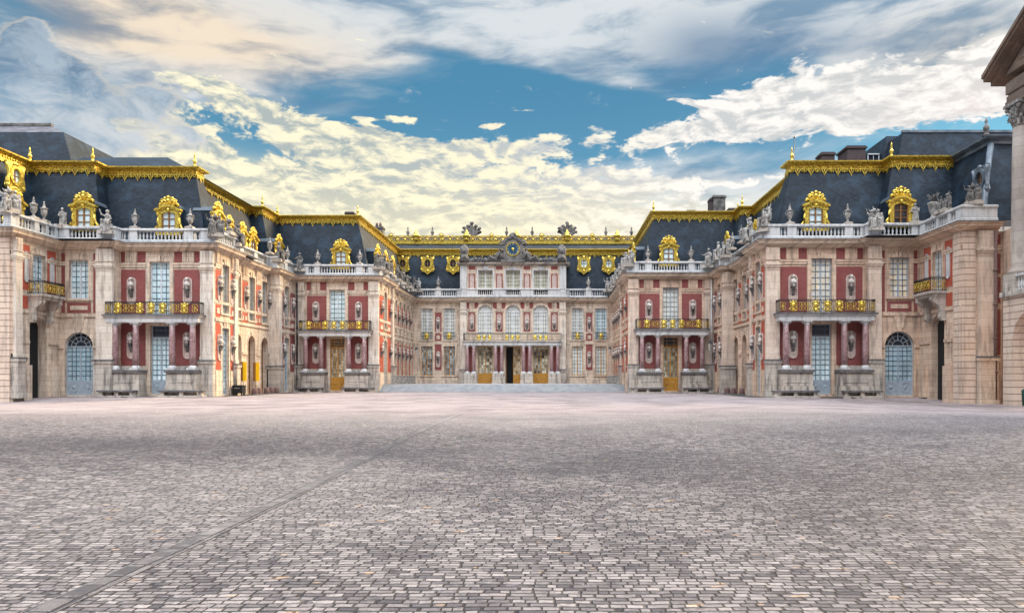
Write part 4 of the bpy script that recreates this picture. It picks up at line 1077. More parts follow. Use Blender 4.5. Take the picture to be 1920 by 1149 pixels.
# ------------------------------------------------------------------ the repeated pavilion front: marble portico, balcony, one window above
def pavilion_front(bld, W, fr, L, side, door='blue', up='pane_blue', z0=0.0, lower_fan=True):
    ops = [(4.0, 5.8, 7.05, 12.0, False), (4.05, 5.75, z0 + 0.22, 6.35, False)]
    skin(W, fr, 0, L, z0 - 0.6, 12.94, ops)
    trim(W, fr, 4.0, 5.8, 7.05, 12.0, 0.34, 0.08, sill=False); trim(W, fr, 4.05, 5.75, 0.22, 6.3, 0.3, 0.06, sill=False)
    for u in (2.35, 7.45): triglyph(W, fr, u, 1.05)
    bricks(bld, fr, [(1.32, 3.62, 7.2, 11.3), (6.18, 8.45, 7.2, 11.3), (1.32, 1.80, 11.95, 12.9), (2.9, 3.62, 11.95, 12.9), (6.18, 6.90, 11.95, 12.9), (8.0, 8.5, 11.95, 12.9),
                     (1.05, 3.62, 2.75, 6.5), (6.18, 8.5, 2.75, 6.5)])
    if up == 'pane_warm': window_at(bld, fr, 4.9, 7.05, 1.8, 4.95, 9, 2, 'wood_blue', up)
    else: window_at(bld, fr, 4.9, 7.05, 1.8, 4.95, 9, 2, 'wood_white' if up == 'pane_blue' else 'wood_blue', up)
    if door == 'blue': window_at(bld, fr, 4.9, z0 + 0.22, 1.7, 6.13, 11, 2, 'wood_blue', 'pane_blue', False, 1.25, 5.05, True, name='door')
    else: window_at(bld, fr, 4.9, z0 + 0.22, 1.7, 6.13, 11, 2, 'wood_ochre', 'pane_mixed', False, 1.55, 5.05, True, name='door')
    pilaster(bld, fr, 0.02, 1.18)
    # portico
    e = MB()
    e.box(fr, 0.85, 8.95, 6.52, 6.96, -0.05, 1.275); e.box(fr, 0.70, 9.1, 6.96, 7.06, -0.05, 1.39)
    for u in (1.5, 3.3, 6.5, 8.3): e.box(fr, u - 0.34, u + 0.34, 6.42, 6.54, 0.6, 1.25)
    for a, b_ in ((1.5, 3.3), (3.3, 6.5), (6.5, 8.3)):      # rounded brackets between the columns
        for s, c in ((1, a + 0.30), (-1, b_ - 0.30)):
            e.prism(fr, [(c, 6.52), (c + s * 0.30, 6.52), (c + s * 0.12, 6.44), (c, 6.28)], 0.70, 1.18)
    part('portico_entablature', e, 'stone_white', bld)
    e = MB(); e.box(fr, 0.62, 9.18, 7.06, 7.20, -0.05, 1.46); part('balcony_slab', e, 'stone_dark', bld)
    railing(bld, fr, 0.85, 8.95, 7.2, 0.0, 1.30, (2.0, 3.9, 4.9, 5.9, 7.8), (1.1, 2.7, 3.2, 6.6, 7.1, 8.7))
    for u in (1.5, 3.3, 6.5, 8.3): column_at(bld, fr, u, 2.64, 0.92)
    for a, b_ in ((1.02, 3.72), (6.08, 8.78)):
        q_ = MB(); q_.box(fr, a, b_, z0 - 0.5, 2.12, -0.05, 1.18); q_.box(fr, a - 0.05, b_ + 0.05, z0 - 0.5, 0.95, -0.05, 1.32); q_.box(fr, a + 0.3, b_ - 0.3, 1.25, 1.95, 1.18, 1.22)
        pd = part('portico_pedestal', q_, 'stone_grey', bld)
        q_ = MB(); q_.box(fr, a - 0.1, b_ + 0.1, 2.12, 2.34, -0.05, 1.36); part('pedestal_cap', q_, 'stone_dark', pd)
        q_ = MB(); q_.box(fr, a + 0.7, b_ - 0.7, 2.34, 2.7, 0.0, 0.5); part('plinth_block', q_, 'stone_grey', pd)
    g = 'busts on the %s pavilion front' % side
    w = {2.4: 'nearer the corner', 7.4: 'farther from the corner'}
    for u in (2.4, 7.4):
        bust_at(fr, u, 9.6, g, 'pale bust in an oval niche above the %s portico balcony, %s' % (side, w[u]), 'w', bld, 1.05)
        bust_at(fr, u, 4.75, g, 'shaded bust behind the columns of the %s portico, %s' % (side, w[u]), 'w', bld, 1.0)
    for k, (a, b_) in enumerate(((0.1, 4.0), (6.05, 9.3))):
        bench(fr, a, b_, 1.35, 'long dark stone bench below the %s portico columns, %s' % (side, 'next to the court corner' if k == 0 else 'away from the court corner'))
def bench(fr, a, b_, d, label):
    t = thing('stone_bench', label, 'bench', fr.P((a + b_) / 2, 0, d + 0.3), 'long stone benches along the walls')
    m_ = MB(); m_.box(fr, a, b_, 0.44, 0.58, d, d + 0.62); part('seat', m_, 'stone_dark', t)
    n = 3
    for k in range(n):
        u = a + 0.3 + (b_ - a - 0.6) * k / (n - 1); m_ = MB(); m_.box(fr, u - 0.16, u + 0.16, 0.12, 0.44, d + 0.06, d + 0.5); part('support', m_, 'stone_grey', t)
    m_ = MB(); m_.box(fr, a - 0.05, b_ + 0.05, -0.1, 0.12, d - 0.02, d + 0.7); part('base', m_, 'stone_grey', t)

# ------------------------------------------------------------------ outer bay of the fronts: arched door, window over it
def outer_bay(bld, W, fr, u0, u1, c, side, up, pu0, pu1, z0=0.0):
    skin(W, fr, u0, u1, z0 - 0.6, 12.94, [(c - 0.85, c + 0.85, 8.6, 12.0, False), (c - 1.25, c + 1.25, 0.12, 5.65, True)])
    trim(W, fr, c - 0.85, c + 0.85, 8.6, 12.0, 0.3, 0.08); trim(W, fr, c - 1.25, c + 1.25, 0.12, 5.65, 0.16, 0.06, True, False)
    W.prism(fr, [(c - 0.28, 5.85), (c + 0.28, 5.85), (c + 0.5, 7.0), (c - 0.5, 7.0)], 0, 0.10)
    W.box(fr, u0, u1, 7.0, 7.22, 0, 0.12)
    W.box(fr, c - 1.9, c - 1.28, 4.25, 4.55, 0, 0.14); W.box(fr, c + 1.28, min(c + 1.9, u1), 4.25, 4.55, 0, 0.14)
    window_at(bld, fr, c, 8.6, 1.7, 3.4, 7, 2, 'wood_white' if up == 'pane_blue' else 'wood_blue', up)
    window_at(bld, fr, c, 0.12, 2.5, 5.53, 7, 3, 'wood_blue', 'pane_teal', True, 1.3, None, True, name='door')
    bricks(bld, fr, [(c - 1.05, c + 1.05, 7.35, 8.25), (c - 1.55, c - 1.25, 7.35, 12.6), (c + 1.25, c + 1.55, 7.35, 12.6)])
    W.box(fr, c - 0.75, c + 0.75, 7.62, 7.98, 0, 0.06)
    pilaster(bld, fr, pu0, pu1, 3.25, 0.22)

# ------------------------------------------------------------------ court side of the wings
def side_bay(bld, W, fr, u0, u1, c, side, nm, br='brick_sunlit', ww=1.35, bp=None, k0=0, railingz=True, lower='pane_blue', z0=0.0, plinth=2.3, upw='pane_dull'):
    """full bay: window up and down, brick with busts at both storeys"""
    h = ww / 2
    skin(W, fr, u0, u1, -0.6, 12.94, [(c - h, c + h, 7.55, 12.0, False), (c - h, c + h, z0 + 0.15, 6.2, False)])
    trim(W, fr, c - h, c + h, 7.55, 12.0, 0.2, 0.08); trim(W, fr, c - h, c + h, z0 + 0.15, 6.2, 0.2, 0.06, sill=False)
    W.box(fr, u0, u1, 6.75, 7.05, 0, 0.12); W.box(fr, u0, u1, 8.35, 8.6, 0, 0.05)
    W.box(fr, u0, c - h - 0.25, -0.2, plinth + z0 * 0.3, 0, 0.12); W.box(fr, c + h + 0.25, u1, -0.2, plinth + z0 * 0.3, 0, 0.12)
    window_at(bld, fr, c, 7.55, ww, 4.45, 8, 2, 'wood_blue', upw)
    window_at(bld, fr, c, z0 + 0.15, ww, 6.05 - z0, 10, 2, 'wood_blue', lower, False, 1.1, None, name='door')
    for a, b_ in ((u0 + 0.12, c - h - 0.28), (c + h + 0.28, u1 - 0.12)):
        if b_ - a < 0.3: continue
        bricks(bld, fr, [(a, b_, 8.7, 11.4), (a, b_, 7.15, 8.25), (a, b_, plinth + 0.1 + z0 * 0.3, 6.6)], br)
        W.box(fr, (a + b_) / 2 - (b_ - a) * 0.28, (a + b_) / 2 + (b_ - a) * 0.28, 7.45, 7.95, 0, 0.06)
        triglyph(W, fr, (a + b_) / 2, min(0.8, b_ - a))
def arch_bay(bld, W, fr, u0, u1, c, door=True, ww=1.4, br='brick_sunlit'):
    h = ww / 2
    skin(W, fr, u0, u1, -0.6, 12.94, [(c - h, c + h, 7.55, 12.0, False), (c - 0.85, c + 0.85, -0.2, 6.0, True, 0.6)])
    trim(W, fr, c - h, c + h, 7.55, 12.0, 0.2, 0.08); trim(W, fr, c - 0.85, c + 0.85, 0, 6.0, 0.14, 0.05, True, False)
    W.box(fr, u0, u1, 6.9, 7.15, 0, 0.14); W.box(fr, u0, c - 1.05, 4.0, 4.3, 0, 0.12); W.box(fr, c + 1.05, u1, 4.0, 4.3, 0, 0.12)
    window_at(bld, fr, c, 7.55, ww, 4.45, 8, 2, 'wood_blue', 'pane_dull')
    if door: window_at(bld, fr, c, 0.0, 1.7, 6.0, 7, 2, 'wood_brown', 'pane_dark', True, 1.5, None, True, 0.58, name='door')
    for a, b_ in ((u0 + 0.05, c - h - 0.28), (c + h + 0.28, u1 - 0.05)):
        bricks(bld, fr, [(a, b_, 8.7, 11.4), (a, b_, 7.25, 8.25)], br)
        W.box(fr, (a + b_) / 2 - (b_ - a) * 0.28, (a + b_) / 2 + (b_ - a) * 0.28, 7.5, 7.95, 0, 0.06)
        triglyph(W, fr, (a + b_) / 2, min(0.8, b_ - a))
    W.box(fr, u0, u1, 8.35, 8.6, 0, 0.05)

def near_side(bld, W, x, y0, y1, sgn, side):
    """the court side between the near pavilion corner and the inner pavilion"""
    dn = (sgn, 0)
    A = Fr((x, y0), (0, 1), dn); B = Fr((x - sgn * 0.9, y0), (0, 1), dn); C = A
    L = y1 - y0
    side_bay(bld, W, A, 0.0, 4.2, 1.95, side, 'A')
    W.box(Fr((x - sgn * 0.9, y0 + 4.2), (sgn, 0), (0, 1)), 0, 0.9, -0.6, 12.94, -0.03, 0.0)
    for a, b_, c in ((4.2, 7.9, 6.4), (7.9, 11.1, 9.6), (11.1, L - 5.35, 12.8)): arch_bay(bld, W, B, a, b_, c)
    pilaster(bld, Fr((x - sgn * 0.9, y0 + L - 5.35), (sgn, 0), (0, -1)), 0.0, 0.95, 3.0, 0.05, trig=True)
    W.box(Fr((x - sgn * 0.9, y0 + L - 5.35), (sgn, 0), (0, -1)), 0, 0.9, -0.6, 12.94, -0.03, 0.0)
    side_bay(bld, W, A, L - 5.35, L, L - 2.6, side, 'C', 'brick')
    pilaster(bld, A, L - 5.33, L - 4.5, 3.0, 0.12)
    pilaster(bld, A, 3.55, 4.18, 3.0, 0.10)
    g = 'busts on the near %s court wall' % side
    pos = [(A, 0.72), (A, 3.2), (B, 8.1), (B, 11.2), (B, 13.75), (A, L - 3.7), (A, L - 1.1)]
    for k, (f_, u) in enumerate(pos):
        bust_at(f_, u, 9.9, g, 'white bust, %s from the near corner, upper storey of the %s near court wall' % (ORD[k], side), 's', bld, 1.1)
    for k, (f_, u) in enumerate([pos[0], pos[1], pos[5], pos[6]]):
        bust_at(f_, u, 4.6, g, 'white bust, %s from the near corner, ground storey of the %s near court wall' % (ORD[k], side), 's', bld, 1.0)

def marble_side(bld, W, x, y0, y1, sgn, side):
    """the long sides of the raised marble court"""
    A = Fr((x, y0), (0, 1), (sgn, 0)); B = Fr((x - sgn * 0.45, y0), (0, 1), (sgn, 0)); L = y1 - y0
    a1 = 6.75 if sgn > 0 else 6.8
    skin_done = side_bay(bld, W, A, 0.0, 5.9, 2.9, side, 'A', z0=0.0 if True else 0)
    skin(W, A, 5.9, a1, -0.6, 12.94, [])
    pilaster(bld, A, 5.85, a1 - 0.02, 3.2, 0.14)
    W.box(Fr((x - sgn * 0.45, y0 + a1), (sgn, 0), (0, 1)), 0, 0.45, -0.6, 12.94, -0.03, 0.0)
    n = 6; w = (L - a1) / n
    for k in range(n):
        c = a1 + w * (k + 0.5); u0 = a1 + w * k; u1 = u0 + w; h = 0.58
        skin(W, B, u0, u1, -0.2, 12.94, [(c - h, c + h, 7.55, 12.0, False), (c - h, c + h, 2.1, 6.2, False)])
        trim(W, B, c - h, c + h, 7.55, 12.0, 0.16, 0.08); trim(W, B, c - h, c + h, 2.1, 6.2, 0.16, 0.06)
        W.box(B, u0, u1, 6.75, 7.05, 0, 0.12); W.box(B, u0, u1, 8.35, 8.6, 0, 0.05); W.box(B, u0, u1, 0.0, 1.8, 0, 0.12)
        window_at(bld, B, c, 7.55, 1.16, 4.45, 8, 2, 'wood_blue', 'pane_dull'); window_at(bld, B, c, 2.1, 1.16, 4.1, 8, 2, 'wood_ochre', 'pane_dull')
        triglyph(W, B, u0, 0.6) if k else None
        for a, b_ in ((u0, c - h - 0.2), (c + h + 0.2, u1)):
            bricks(bld, B, [(a + 0.04, b_ - 0.02, 8.7, 11.4), (a + 0.04, b_ - 0.02, 2.1, 6.5)], 'brick_sunlit')
        W.box(B, u0 - 0.3 if k else u0, u0 + 0.3, 7.4, 8.0, 0, 0.07)
    g = 'busts on the %s side of the marble court' % side
    us = [(A, 0.75), (A, 5.1)] + [(B, a1 + w * k) for k in range(1, n)]
    for k, (f_, u) in enumerate(us):
        bust_at(f_, u, 9.9, g, 'small pale bust, %s from the front, upper storey of the raised court %s wall' % (ORD[k], side), None, bld, 1.0)
        bust_at(f_, u, 4.9, g, 'small pale bust, %s from the front, ground storey of the raised court %s wall' % (ORD[k], side), None, bld, 1.0)

# ================================================================== BUILD: setting first
def gz(x, y):
    def ss(v): v = min(1, max(0, v)); return v * v * (3 - 2 * v)
    z = -0.33 * (1 - ss((y - 6.0) / 24.0))
    side = -0.36 * ss((abs(x + 5.76) - 22) / 13.0) * ss((61.0 - y) / 7.5)
    return min(z, side) if y > 20 else z * 1.0 + min(0, side - z) * ss((y - 12) / 8.0)
g_ = MB(); xs_ = [-900, -200, -80] + [-50 + 2.5 * k for k in range(37)] + [80, 200, 900]; ys_ = [-900, -60, -10, 0, 2, 4] + [6 + 1.5 * k for k in range(40)] + [90, 160, 900]
nx_ = len(xs_); g_.add([(x, y, gz(x, y)) for y in ys_ for x in xs_], [(j * nx_ + i, j * nx_ + i + 1, (j + 1) * nx_ + i + 1, (j + 1) * nx_ + i) for j in range(len(ys_) - 1) for i in range(nx_ - 1)], True)
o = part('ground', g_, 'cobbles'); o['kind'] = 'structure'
def strip(a, b_, up, nm, mt):
    g_ = MB(); ys = [0, 2, 4] + [6 + 1.5 * k for k in range(18)]
    for j in range(len(ys) - 1):
        g_.quad(*[(x, y, gz(-4.07, y) + up) for x, y in ((a, ys[j]), (b_, ys[j]), (b_, ys[j + 1]), (a, ys[j + 1]))])
    o = part(nm, g_, mt); o['kind'] = 'structure'
strip(-4.19, -3.95, 0.006, 'path', 'cobbles_strip'); strip(-4.205, -4.19, 0.009, 'gutter', 'stone_dark'); strip(-3.95, -3.935, 0.009, 'gutter', 'stone_dark')
g_ = MB()
for i0, i1 in ((3, 11), (22, 30)):
    sub(PW, i0, i1, [(-0.2, 0.010), (1.9, 0.006)], g_)
o = part('pavement', g_, 'kerb'); o['kind'] = 'structure'
# raised marble court and its steps
g_ = MB(); g_.bx(-20.7, 9.1, 83.0, 103.2, -0.3, 0.91); o = part('terrace', g_, 'floor'); o['kind'] = 'structure'
t = thing('stone_steps', 'broad pale blue-grey stone steps rising to the raised marble court', 'steps', (-5.76, 81.2, 0), kind=None)
for k in range(5):
    g_ = MB(); z1 = 0.15 * (k + 1) + (0.16 if k == 4 else 0); e = 0.35 * k
    g_.bx(-20.15 + (0.0), 8.6, 80.9 + 0.38 * k, 80.9 + 0.38 * (k + 1) + (0.25 if k == 4 else 0.02), -0.2, 0.18 * (k + 1)); part('step', g_, 'step', t)

# ================================================================== LEFT OUTER PAVILION
b1 = thing('palace_pavilion', 'leftmost pavilion cut by the frame, iron balcony over a dark passage', 'palace', (-50, 58, 0))
W = MB()
S1 = Fr((-43.4, 55.6), (0, 1), (1, 0))
skin(W, S1, 0, 5.4, -0.6, 12.94, [(2.3, 3.7, 8.6, 12.0, False), (2.0, 3.95, -0.4, 6.8, True, 0.75)])
trim(W, S1, 2.3, 3.7, 8.6, 12.0, 0.2, 0.08, sill=False); W.box(S1, 0, 5.4, 7.0, 7.25, 0, 0.12)
W.box(S1, 0.0, 1.9, 4.5, 4.75, 0, 0.12); W.box(S1, 4.05, 5.4, 4.5, 4.75, 0, 0.12)
W.box(S1, 4.3, 5.3, 0, 2.7, 0, 0.25); W.box(S1, 1.0, 1.9, -0.5, 2.7, 0, 0.3)
S1f = Fr((-43.4, 55.6), (-1, 0), (0, -1))
skin(W, S1f, 0, 18, -0.9, 12.94, [(5, 7, 0, 6, True), (5.2, 6.8, 7.6, 12, False)])
part('wall', W, 'stone', b1)
m_ = MB(); m_.box(S1, 0.02, 0.95, -0.9, 12.9, 0, 0.14); m_.box(S1f, 0.0, 3.0, -0.9, 12.9, 0, 0.16); part('quoins', m_, 'rusticated', b1)
pilaster(b1, S1, 0.05, 0.75, 3.3, 0.28)
bricks(b1, S1, [(1.15, 2.0, 8.9, 12.6), (4.0, 5.0, 8.9, 12.6), (1.15, 2.0, 7.35, 8.4)], 'brick_sunlit')
for u in (1.58, 4.5): inst('plaque', ME_OVAL_P, b1, S1.P(u, 10.8, 0.02), S1.rz(), (0.8, 1, 0.85))
window_at(b1, S1, 3.0, 8.6, 1.4, 3.4, 7, 2, 'wood_white', 'pane_blue')
window_at(b1, S1f, 6, 7.6, 1.6, 4.4, 8, 2, 'wood_white', 'pane_blue'); window_at(b1, S1f, 6, 0, 2, 6, 7, 2, 'wood_blue', 'pane_teal', True, 1.3, None, True, name='door')
m_ = MB(); m_.box(S1, 2.0, 3.95, -0.4, 6.8, -1.2, -0.76); part('passage', m_, 'black', b1)  # black block painted in for the darkness inside the arch
def balcony(bld, fr, u0, u1, z=8.6):
    m_ = MB(); m_.box(fr, u0 - 0.1, u1 + 0.1, z - 0.2, z, 0, 1.35); m_.box(fr, u0, u1, z - 0.42, z - 0.2, 0, 1.2)
    for u in (u0 + 0.25, u1 - 0.25):
        pts = [(0, 0), (1.15, 0), (1.2, -0.25), (0.95, -0.5), (0.55, -0.8), (0.45, -1.3), (0.5, -1.7), (0.3, -1.95), (0, -1.9)]
        P2 = [fr.P(u - 0.2, z - 0.42 + b_, a) for a, b_ in pts] + [fr.P(u + 0.2, z - 0.42 + b_, a) for a, b_ in pts]; n = len(pts)
        m_.add(P2, [tuple(range(n)), tuple(range(2 * n - 1, n - 1, -1))] + [(i, (i + 1) % n, n + (i + 1) % n, n + i) for i in range(n)])
    part('balcony_slab', m_, 'stone_grey', bld)
    railing(bld, fr, u0, u1, z, 0, 1.28, [], [u0 + 0.3 + k * (u1 - u0 - 0.6) / 4 for k in range(5)])
    f2 = Fr(fr.P(u0, 0, 0)[:2], fr.dn, (-fr.du[0], -fr.du[1]))
    for k in range(2): inst('gilt_scroll', ME_SCROLL, bld, f2.P(0.35 + 0.6 * k, z, 0.03), f2.rz())
balcony(b1, S1, 1.75, 4.25)
cornice(b1, 0, 2); balustrade(b1, 0, 2, {1: [(0, 0.9), (2.6, 3.1), (3.9, 4.2), (5.0, 5.4)]})
roofs(b1, 0, 2, 24.0)
oeil_at(b1, Fr((-44.5, 55.6), (0, 1), (1, 0)), 4.6, 17.6, -2.15); dormer_at(b1, Fr((-44.5, 55.6), (0, 1), (1, 0)), 3.4, 13.9, -1.25)
finial_at(b1, -47.9, 63.6, 21.5, 0.9)

# ================================================================== LEFT NEAR WING
b2 = thing('palace_wing', 'left near wing with marble portico, arched blue door and two gilded dormers', 'palace', (-36, 66, 0))
W = MB()
F2 = Fr((-30.1, 61.9), (-1, 0), (0, -1)); F2o = Fr((-30.1, 61.0), (-1, 0), (0, -1))
pavilion_front(b2, W, F2, 8.35, 'left near', 'blue', 'pane_blue')
outer_bay(b2, W, F2o, 8.35, 13.3, 11.5, 'left', 'pane_blue', 8.4, 9.85)
W.box(Fr((-38.45, 61.0), (0, 1), (1, 0)), 0, 0.9, -0.6, 12.94, -0.03, 0)
near_side(b2, W, -30.1, 61.9, 81.25, 1, 'left')
part('wall', W, 'stone', b2)
cornice(b2, 2, 10)
def spec(L, flip): 
    s = [(0, 1.3), (1.95, 2.75), (6.95, 7.65), (8.3, L)]
    return [(L - b_, L - a) for a, b_ in s] if flip else s
balustrade(b2, 2, 10, {2: [(0, 0.9), (3.4, 4.95)], 4: spec(8.35, True)})
roofs(b2, 2, 10)
m_ = MB(); sub([(-47.5, 65.3), (-34.0, 65.3), (-34.0, 88.0)], 0, 2, [(0, 21.2), (-5.0, 24.0), (-9, 24.02)], m_); part('rear_roof', m_, 'slate', b2)
m_ = MB(); m_.bx(-42, -35.6, 68, 90, 20.3, 21.3); part('roof_deck', m_, 'slate', b2)
dormer_at(b2, F2, 4.85); dormer_at(b2, F2o, 11.6, 14.25, -0.75)
for x_, u in ((-30.1, 3.3), (-31.5, 8.6), (-31.5, 11.6), (-31.5, 14.2), (-30.1, 17.9)): dormer_at(b2, Fr((x_, 61.9), (0, 1), (1, 0)), u, 14.25)
finial_at(b2, -42.2, 63.7, 21.5, 0.9); finial_at(b2, -33.6, 65.2, 21.5, 0.9); finial_at(b2, -33.5, 80.2, 21.5, 0.9); finial_at(b2, -33.5, 84.6, 21.5, 0.9)
# ================================================================== LEFT INNER WING
b3 = thing('palace_wing', 'left inner wing with ochre door portico and one gilded front dormer', 'palace', (-25, 88, 0))
W = MB(); F3 = Fr((-20.25, 81.25), (-1, 0), (0, -1))
pavilion_front(b3, W, F3, 9.85, 'left inner', 'ochre', 'pane_blue'); pilaster(b3, F3, 8.75, 9.8, 3.25, 0.12)
marble_side(b3, W, -20.25, 81.25, 103.2, 1, 'left')
part('wall', W, 'stone', b3)
cornice(b3, 10, 14); balustrade(b3, 10, 14, {10: spec(9.85, True)})
roofs(b3, 10, 12)
m_ = MB(); m_.bx(-40, -24.1, 85.2, 112, 20.5, 21.5); part('roof_deck', m_, 'slate', b3)
dormer_at(b3, F3, 4.9)
for u in (4.5, 8.5, 12.5): dormer_at(b3, Fr((-20.25, 81.25), (0, 1), (1, 0)), u, 14.25)
finial_at(b3, -23.7, 84.6, 21.5, 0.9)
# ================================================================== CENTRAL BLOCK
b4 = thing('palace_building', 'central front with three arched windows and attic storey behind the steps', 'palace', (-5.76, 103, 0))
W = MB(); C0 = Fr((-5.76, 102.6), (1, 0), (0, -1)); C1 = Fr((-5.76, 103.2), (1, 0), (0, -1))
ops = []
for u in (-4.1, 0, 4.1): ops += [(u - 1.1, u + 1.1, 7.2, 12.55, True), (u - 1.1, u + 1.1, 0.93, 6.35, False)]
skin(W, C0, -7.84, 7.86, 0.5, 12.94, ops)
for k, u in enumerate((-4.1, 0, 4.1)):
    trim(W, C0, u - 1.1, u + 1.1, 7.2, 12.5, 0.3, 0.10, True, False)
    window_at(b4, C0, u, 7.2, 2.2, 5.35, 7, 3, 'wood_white', 'pane_white', True)
    if k == 1:
        window_at(b4, C0, u + 0.55, 0.93, 1.1, 5.4, 7, 2, 'wood_ochre', 'pane_mixed', False, 1.3, None, name='door')
        m_ = MB(); m_.box(C0, u - 1.1, u - 0.02, 0.93, 6.35, -1.5, -1.4); part('dark_doorway', m_, 'black', b4)  # black panel stands in for the unlit room behind the open leaf
        m_ = MB(); m_.box(C0, u - 1.08, u - 1.0, 0.93, 6.35, -1.35, -0.3); part('open_door_leaf', m_, 'wood_brown', b4)
    else: window_at(b4, C0, u, 0.93, 2.2, 5.4, 7, 2, 'wood_ochre', 'pane_mixed', False, 1.5, None, name='door')
for u, w_ in ((-6.1, .5), (-2.05, .5), (2.05, .5), (6.1, .5)):
    bricks(b4, C0, [(u - w_, u + w_, 8.6, 11.4)]); inst('niche_surround', ME_OVAL, b4, C0.P(u, 10.0, 0.03), 0, (0.85, 1, 1.0))
    triglyph(W, C0, u, 0.6)
    bricks(b4, C0, [(u - 0.95, u - 0.38, 12.0, 12.85), (u + 0.38, u + 0.95, 12.0, 12.85)])
    bricks(b4, C0, [(u - 0.45, u + 0.45, 2.6, 6.3)])
pilaster(b4, C0, -7.8, -6.85, 3.0, 0.14, z0=0.9); pilaster(b4, C0, 6.85, 7.8, 3.0, 0.14, z0=0.9)
e = MB(); e.box(C0, -7.1, 7.1, 6.50, 6.95, -0.05, 1.5); e.box(C0, -7.2, 7.2, 6.95, 7.02, -0.05, 1.6); part('portico_entablature', e, 'stone_white', b4)
e = MB(); e.box(C0, -7.3, 7.3, 7.02, 7.14, -0.05, 1.7); part('balcony_slab', e, 'stone_grey', b4)
railing(b4, C0, -7.15, 7.15, 7.14, 0, 1.55, (), (-4.9, -4.1, -3.3, -0.8, 0.0, 0.8, 3.3, 4.1, 4.9))
r_ = [o for o in b4.children if o.name.startswith('balcony_railing')][0]
for u in (-4.9, -4.1, -3.3, -0.8, 0.0, 0.8, 3.3, 4.1, 4.9):
    k = bpy.data.objects.new('gilt_boss', ME_BOSS); COL.objects.link(k); k.parent = r_; p_ = C0.P(u, 7.12, 1.6); k.location = (p_[0] + 5.76, p_[1] - 103, p_[2]); k.scale = (0.85,) * 3
for u in (-6.65, -5.7, -2.5, -1.6, 1.6, 2.5, 5.7, 6.6): column_at(b4, C0, u, 2.6, 1.15, 1.0)
for a, b_ in ((-7.1, -5.25), (-2.95, -1.15), (1.15, 2.95), (5.25, 7.05)):
    q_ = MB(); q_.box(C0, a, b_, 0.9, 2.3, -0.02, 1.55); q_.box(C0, a - 0.05, b_ + 0.05, 0.9, 1.2, -0.02, 1.62); part('portico_pedestal', q_, 'stone_grey', b4)
ops_l = {}
for s in (-1, 1):
    cs = (-12.85, -9.5) if s < 0 else (9.55, 13.05)
    a0, a1 = (-14.95, -7.84) if s < 0 else (7.86, 14.87)
    ops = []
    for c in cs: ops += [(c - .85, c + .85, 7.4, 12.1, False), (c - .85, c + .85, 2.1, 6.45, False)]
    skin(W, C1, a0, a1, 0.5, 12.94, ops)
    for j, c in enumerate(cs):
        trim(W, C1, c - .85, c + .85, 7.4, 12.1, 0.25, 0.08); trim(W, C1, c - .85, c + .85, 2.1, 6.45, 0.25, 0.07)
        window_at(b4, C1, c, 7.4, 1.7, 4.7, 9, 3, 'wood_white', 'pane_white' if (s, j) != (1, 1) else 'pane_dark' if False else 'pane_blue')
        window_at(b4, C1, c, 2.1, 1.7, 4.35, 8, 2, 'wood_ochre', 'pane_half' if s < 0 else 'pane_white')
        railing(b4, C1, c - .85, c + .85, 7.42, 0, 0.16, (c,), (), 1.1, False)
    m = sum(cs) / 2
    bricks(b4, C1, [(m - .48, m + .48, 8.6, 11.4), (m - .48, m + .48, 7.25, 8.3), (m - .48, m + .48, 2.9, 6.7)])
    W.box(C1, m - 0.25, m + 0.25, 7.5, 8.05, 0, 0.07)
    W.box(C1, a0, a1, 6.75, 6.98, 0, 0.1); W.box(C1, a0, a1, 0.9, 1.75, 0, 0.12)
    triglyph(W, C1, m, 0.6)
    for z, sc_, nm in ((9.8, 1.0, 'upper'), (4.7, 1.0, 'ground')):
        bust_at(C1, m, z, 'busts on the central palace front', 'pale bust on red brick between two %s storey windows %s of the central balcony' % (nm, 'left' if s < 0 else 'right'), 's', b4, sc_)
    bench(Fr((C1.o[0], C1.o[1]), C1.du, C1.dn), cs[0] - 1.2, cs[1] + 1.2, 0.2, 'dark stone bench on the raised court, %s of the central doors' % ('left' if s < 0 else 'right'))
for u, nm in ((-6.1, 'left end'), (-2.05, 'left of the middle arch'), (2.05, 'right of the middle arch'), (6.1, 'right end')):
    bust_at(C0, u, 9.6, 'busts on the central palace front', 'pale bust on a red panel beside the central arched windows, ' + nm, None, b4, 0.95)
# attic
AT = Fr((-5.76, 102.75), (1, 0), (0, -1))
ops = [(u - 1.08, u + 1.08, 14.05, 17.7, False) for u in (-4.1, 0, 4.1)]
skin(W, AT, -7.9, 7.9, 13.5, 18.35, ops, 0.5)
for s in (-1, 1): W.box(Fr((-5.76 + s * 7.9, 102.75), (0, 1), (s, 0)), 0, 6, 13.5, 18.35, -0.03, 0)
part('wall', W, 'stone', b4)
W = MB()
for u in (-4.1, 0, 4.1): trim(W, AT, u - 1.08, u + 1.08, 14.9, 17.7, 0.2, 0.06, sill=False)
for s in (-1, 1):
    W.box(AT, s * 7.35 - 0.48, s * 7.35 + 0.48, 13.6, 18.3, 0, 0.2)
    for k in range(3): W.box(AT, s * 7.35 - 0.3 + 0.3 * k - 0.06, s * 7.35 - 0.3 + 0.3 * k + 0.06, 14.3, 18.0, 0.2, 0.24)
W.box(AT, -7.95, 7.95, 13.5, 13.9, 0, 0.12)
part('attic_trim', W, 'stone_white', b4)
at = MB(); at.sweep([(-13.66, 108), (-13.66, 102.75), (2.14, 102.75), (2.14, 108)], [(0, 18.30), (0.12, 18.35), (0.15, 18.5), (0.45, 18.6), (0.5, 18.78), (-0.6, 18.80)])
at.box(AT, -7.9, 7.9, 18.70, 18.79, -1.5, 0.4)
part('attic_cornice', at, 'stone_grey', b4)
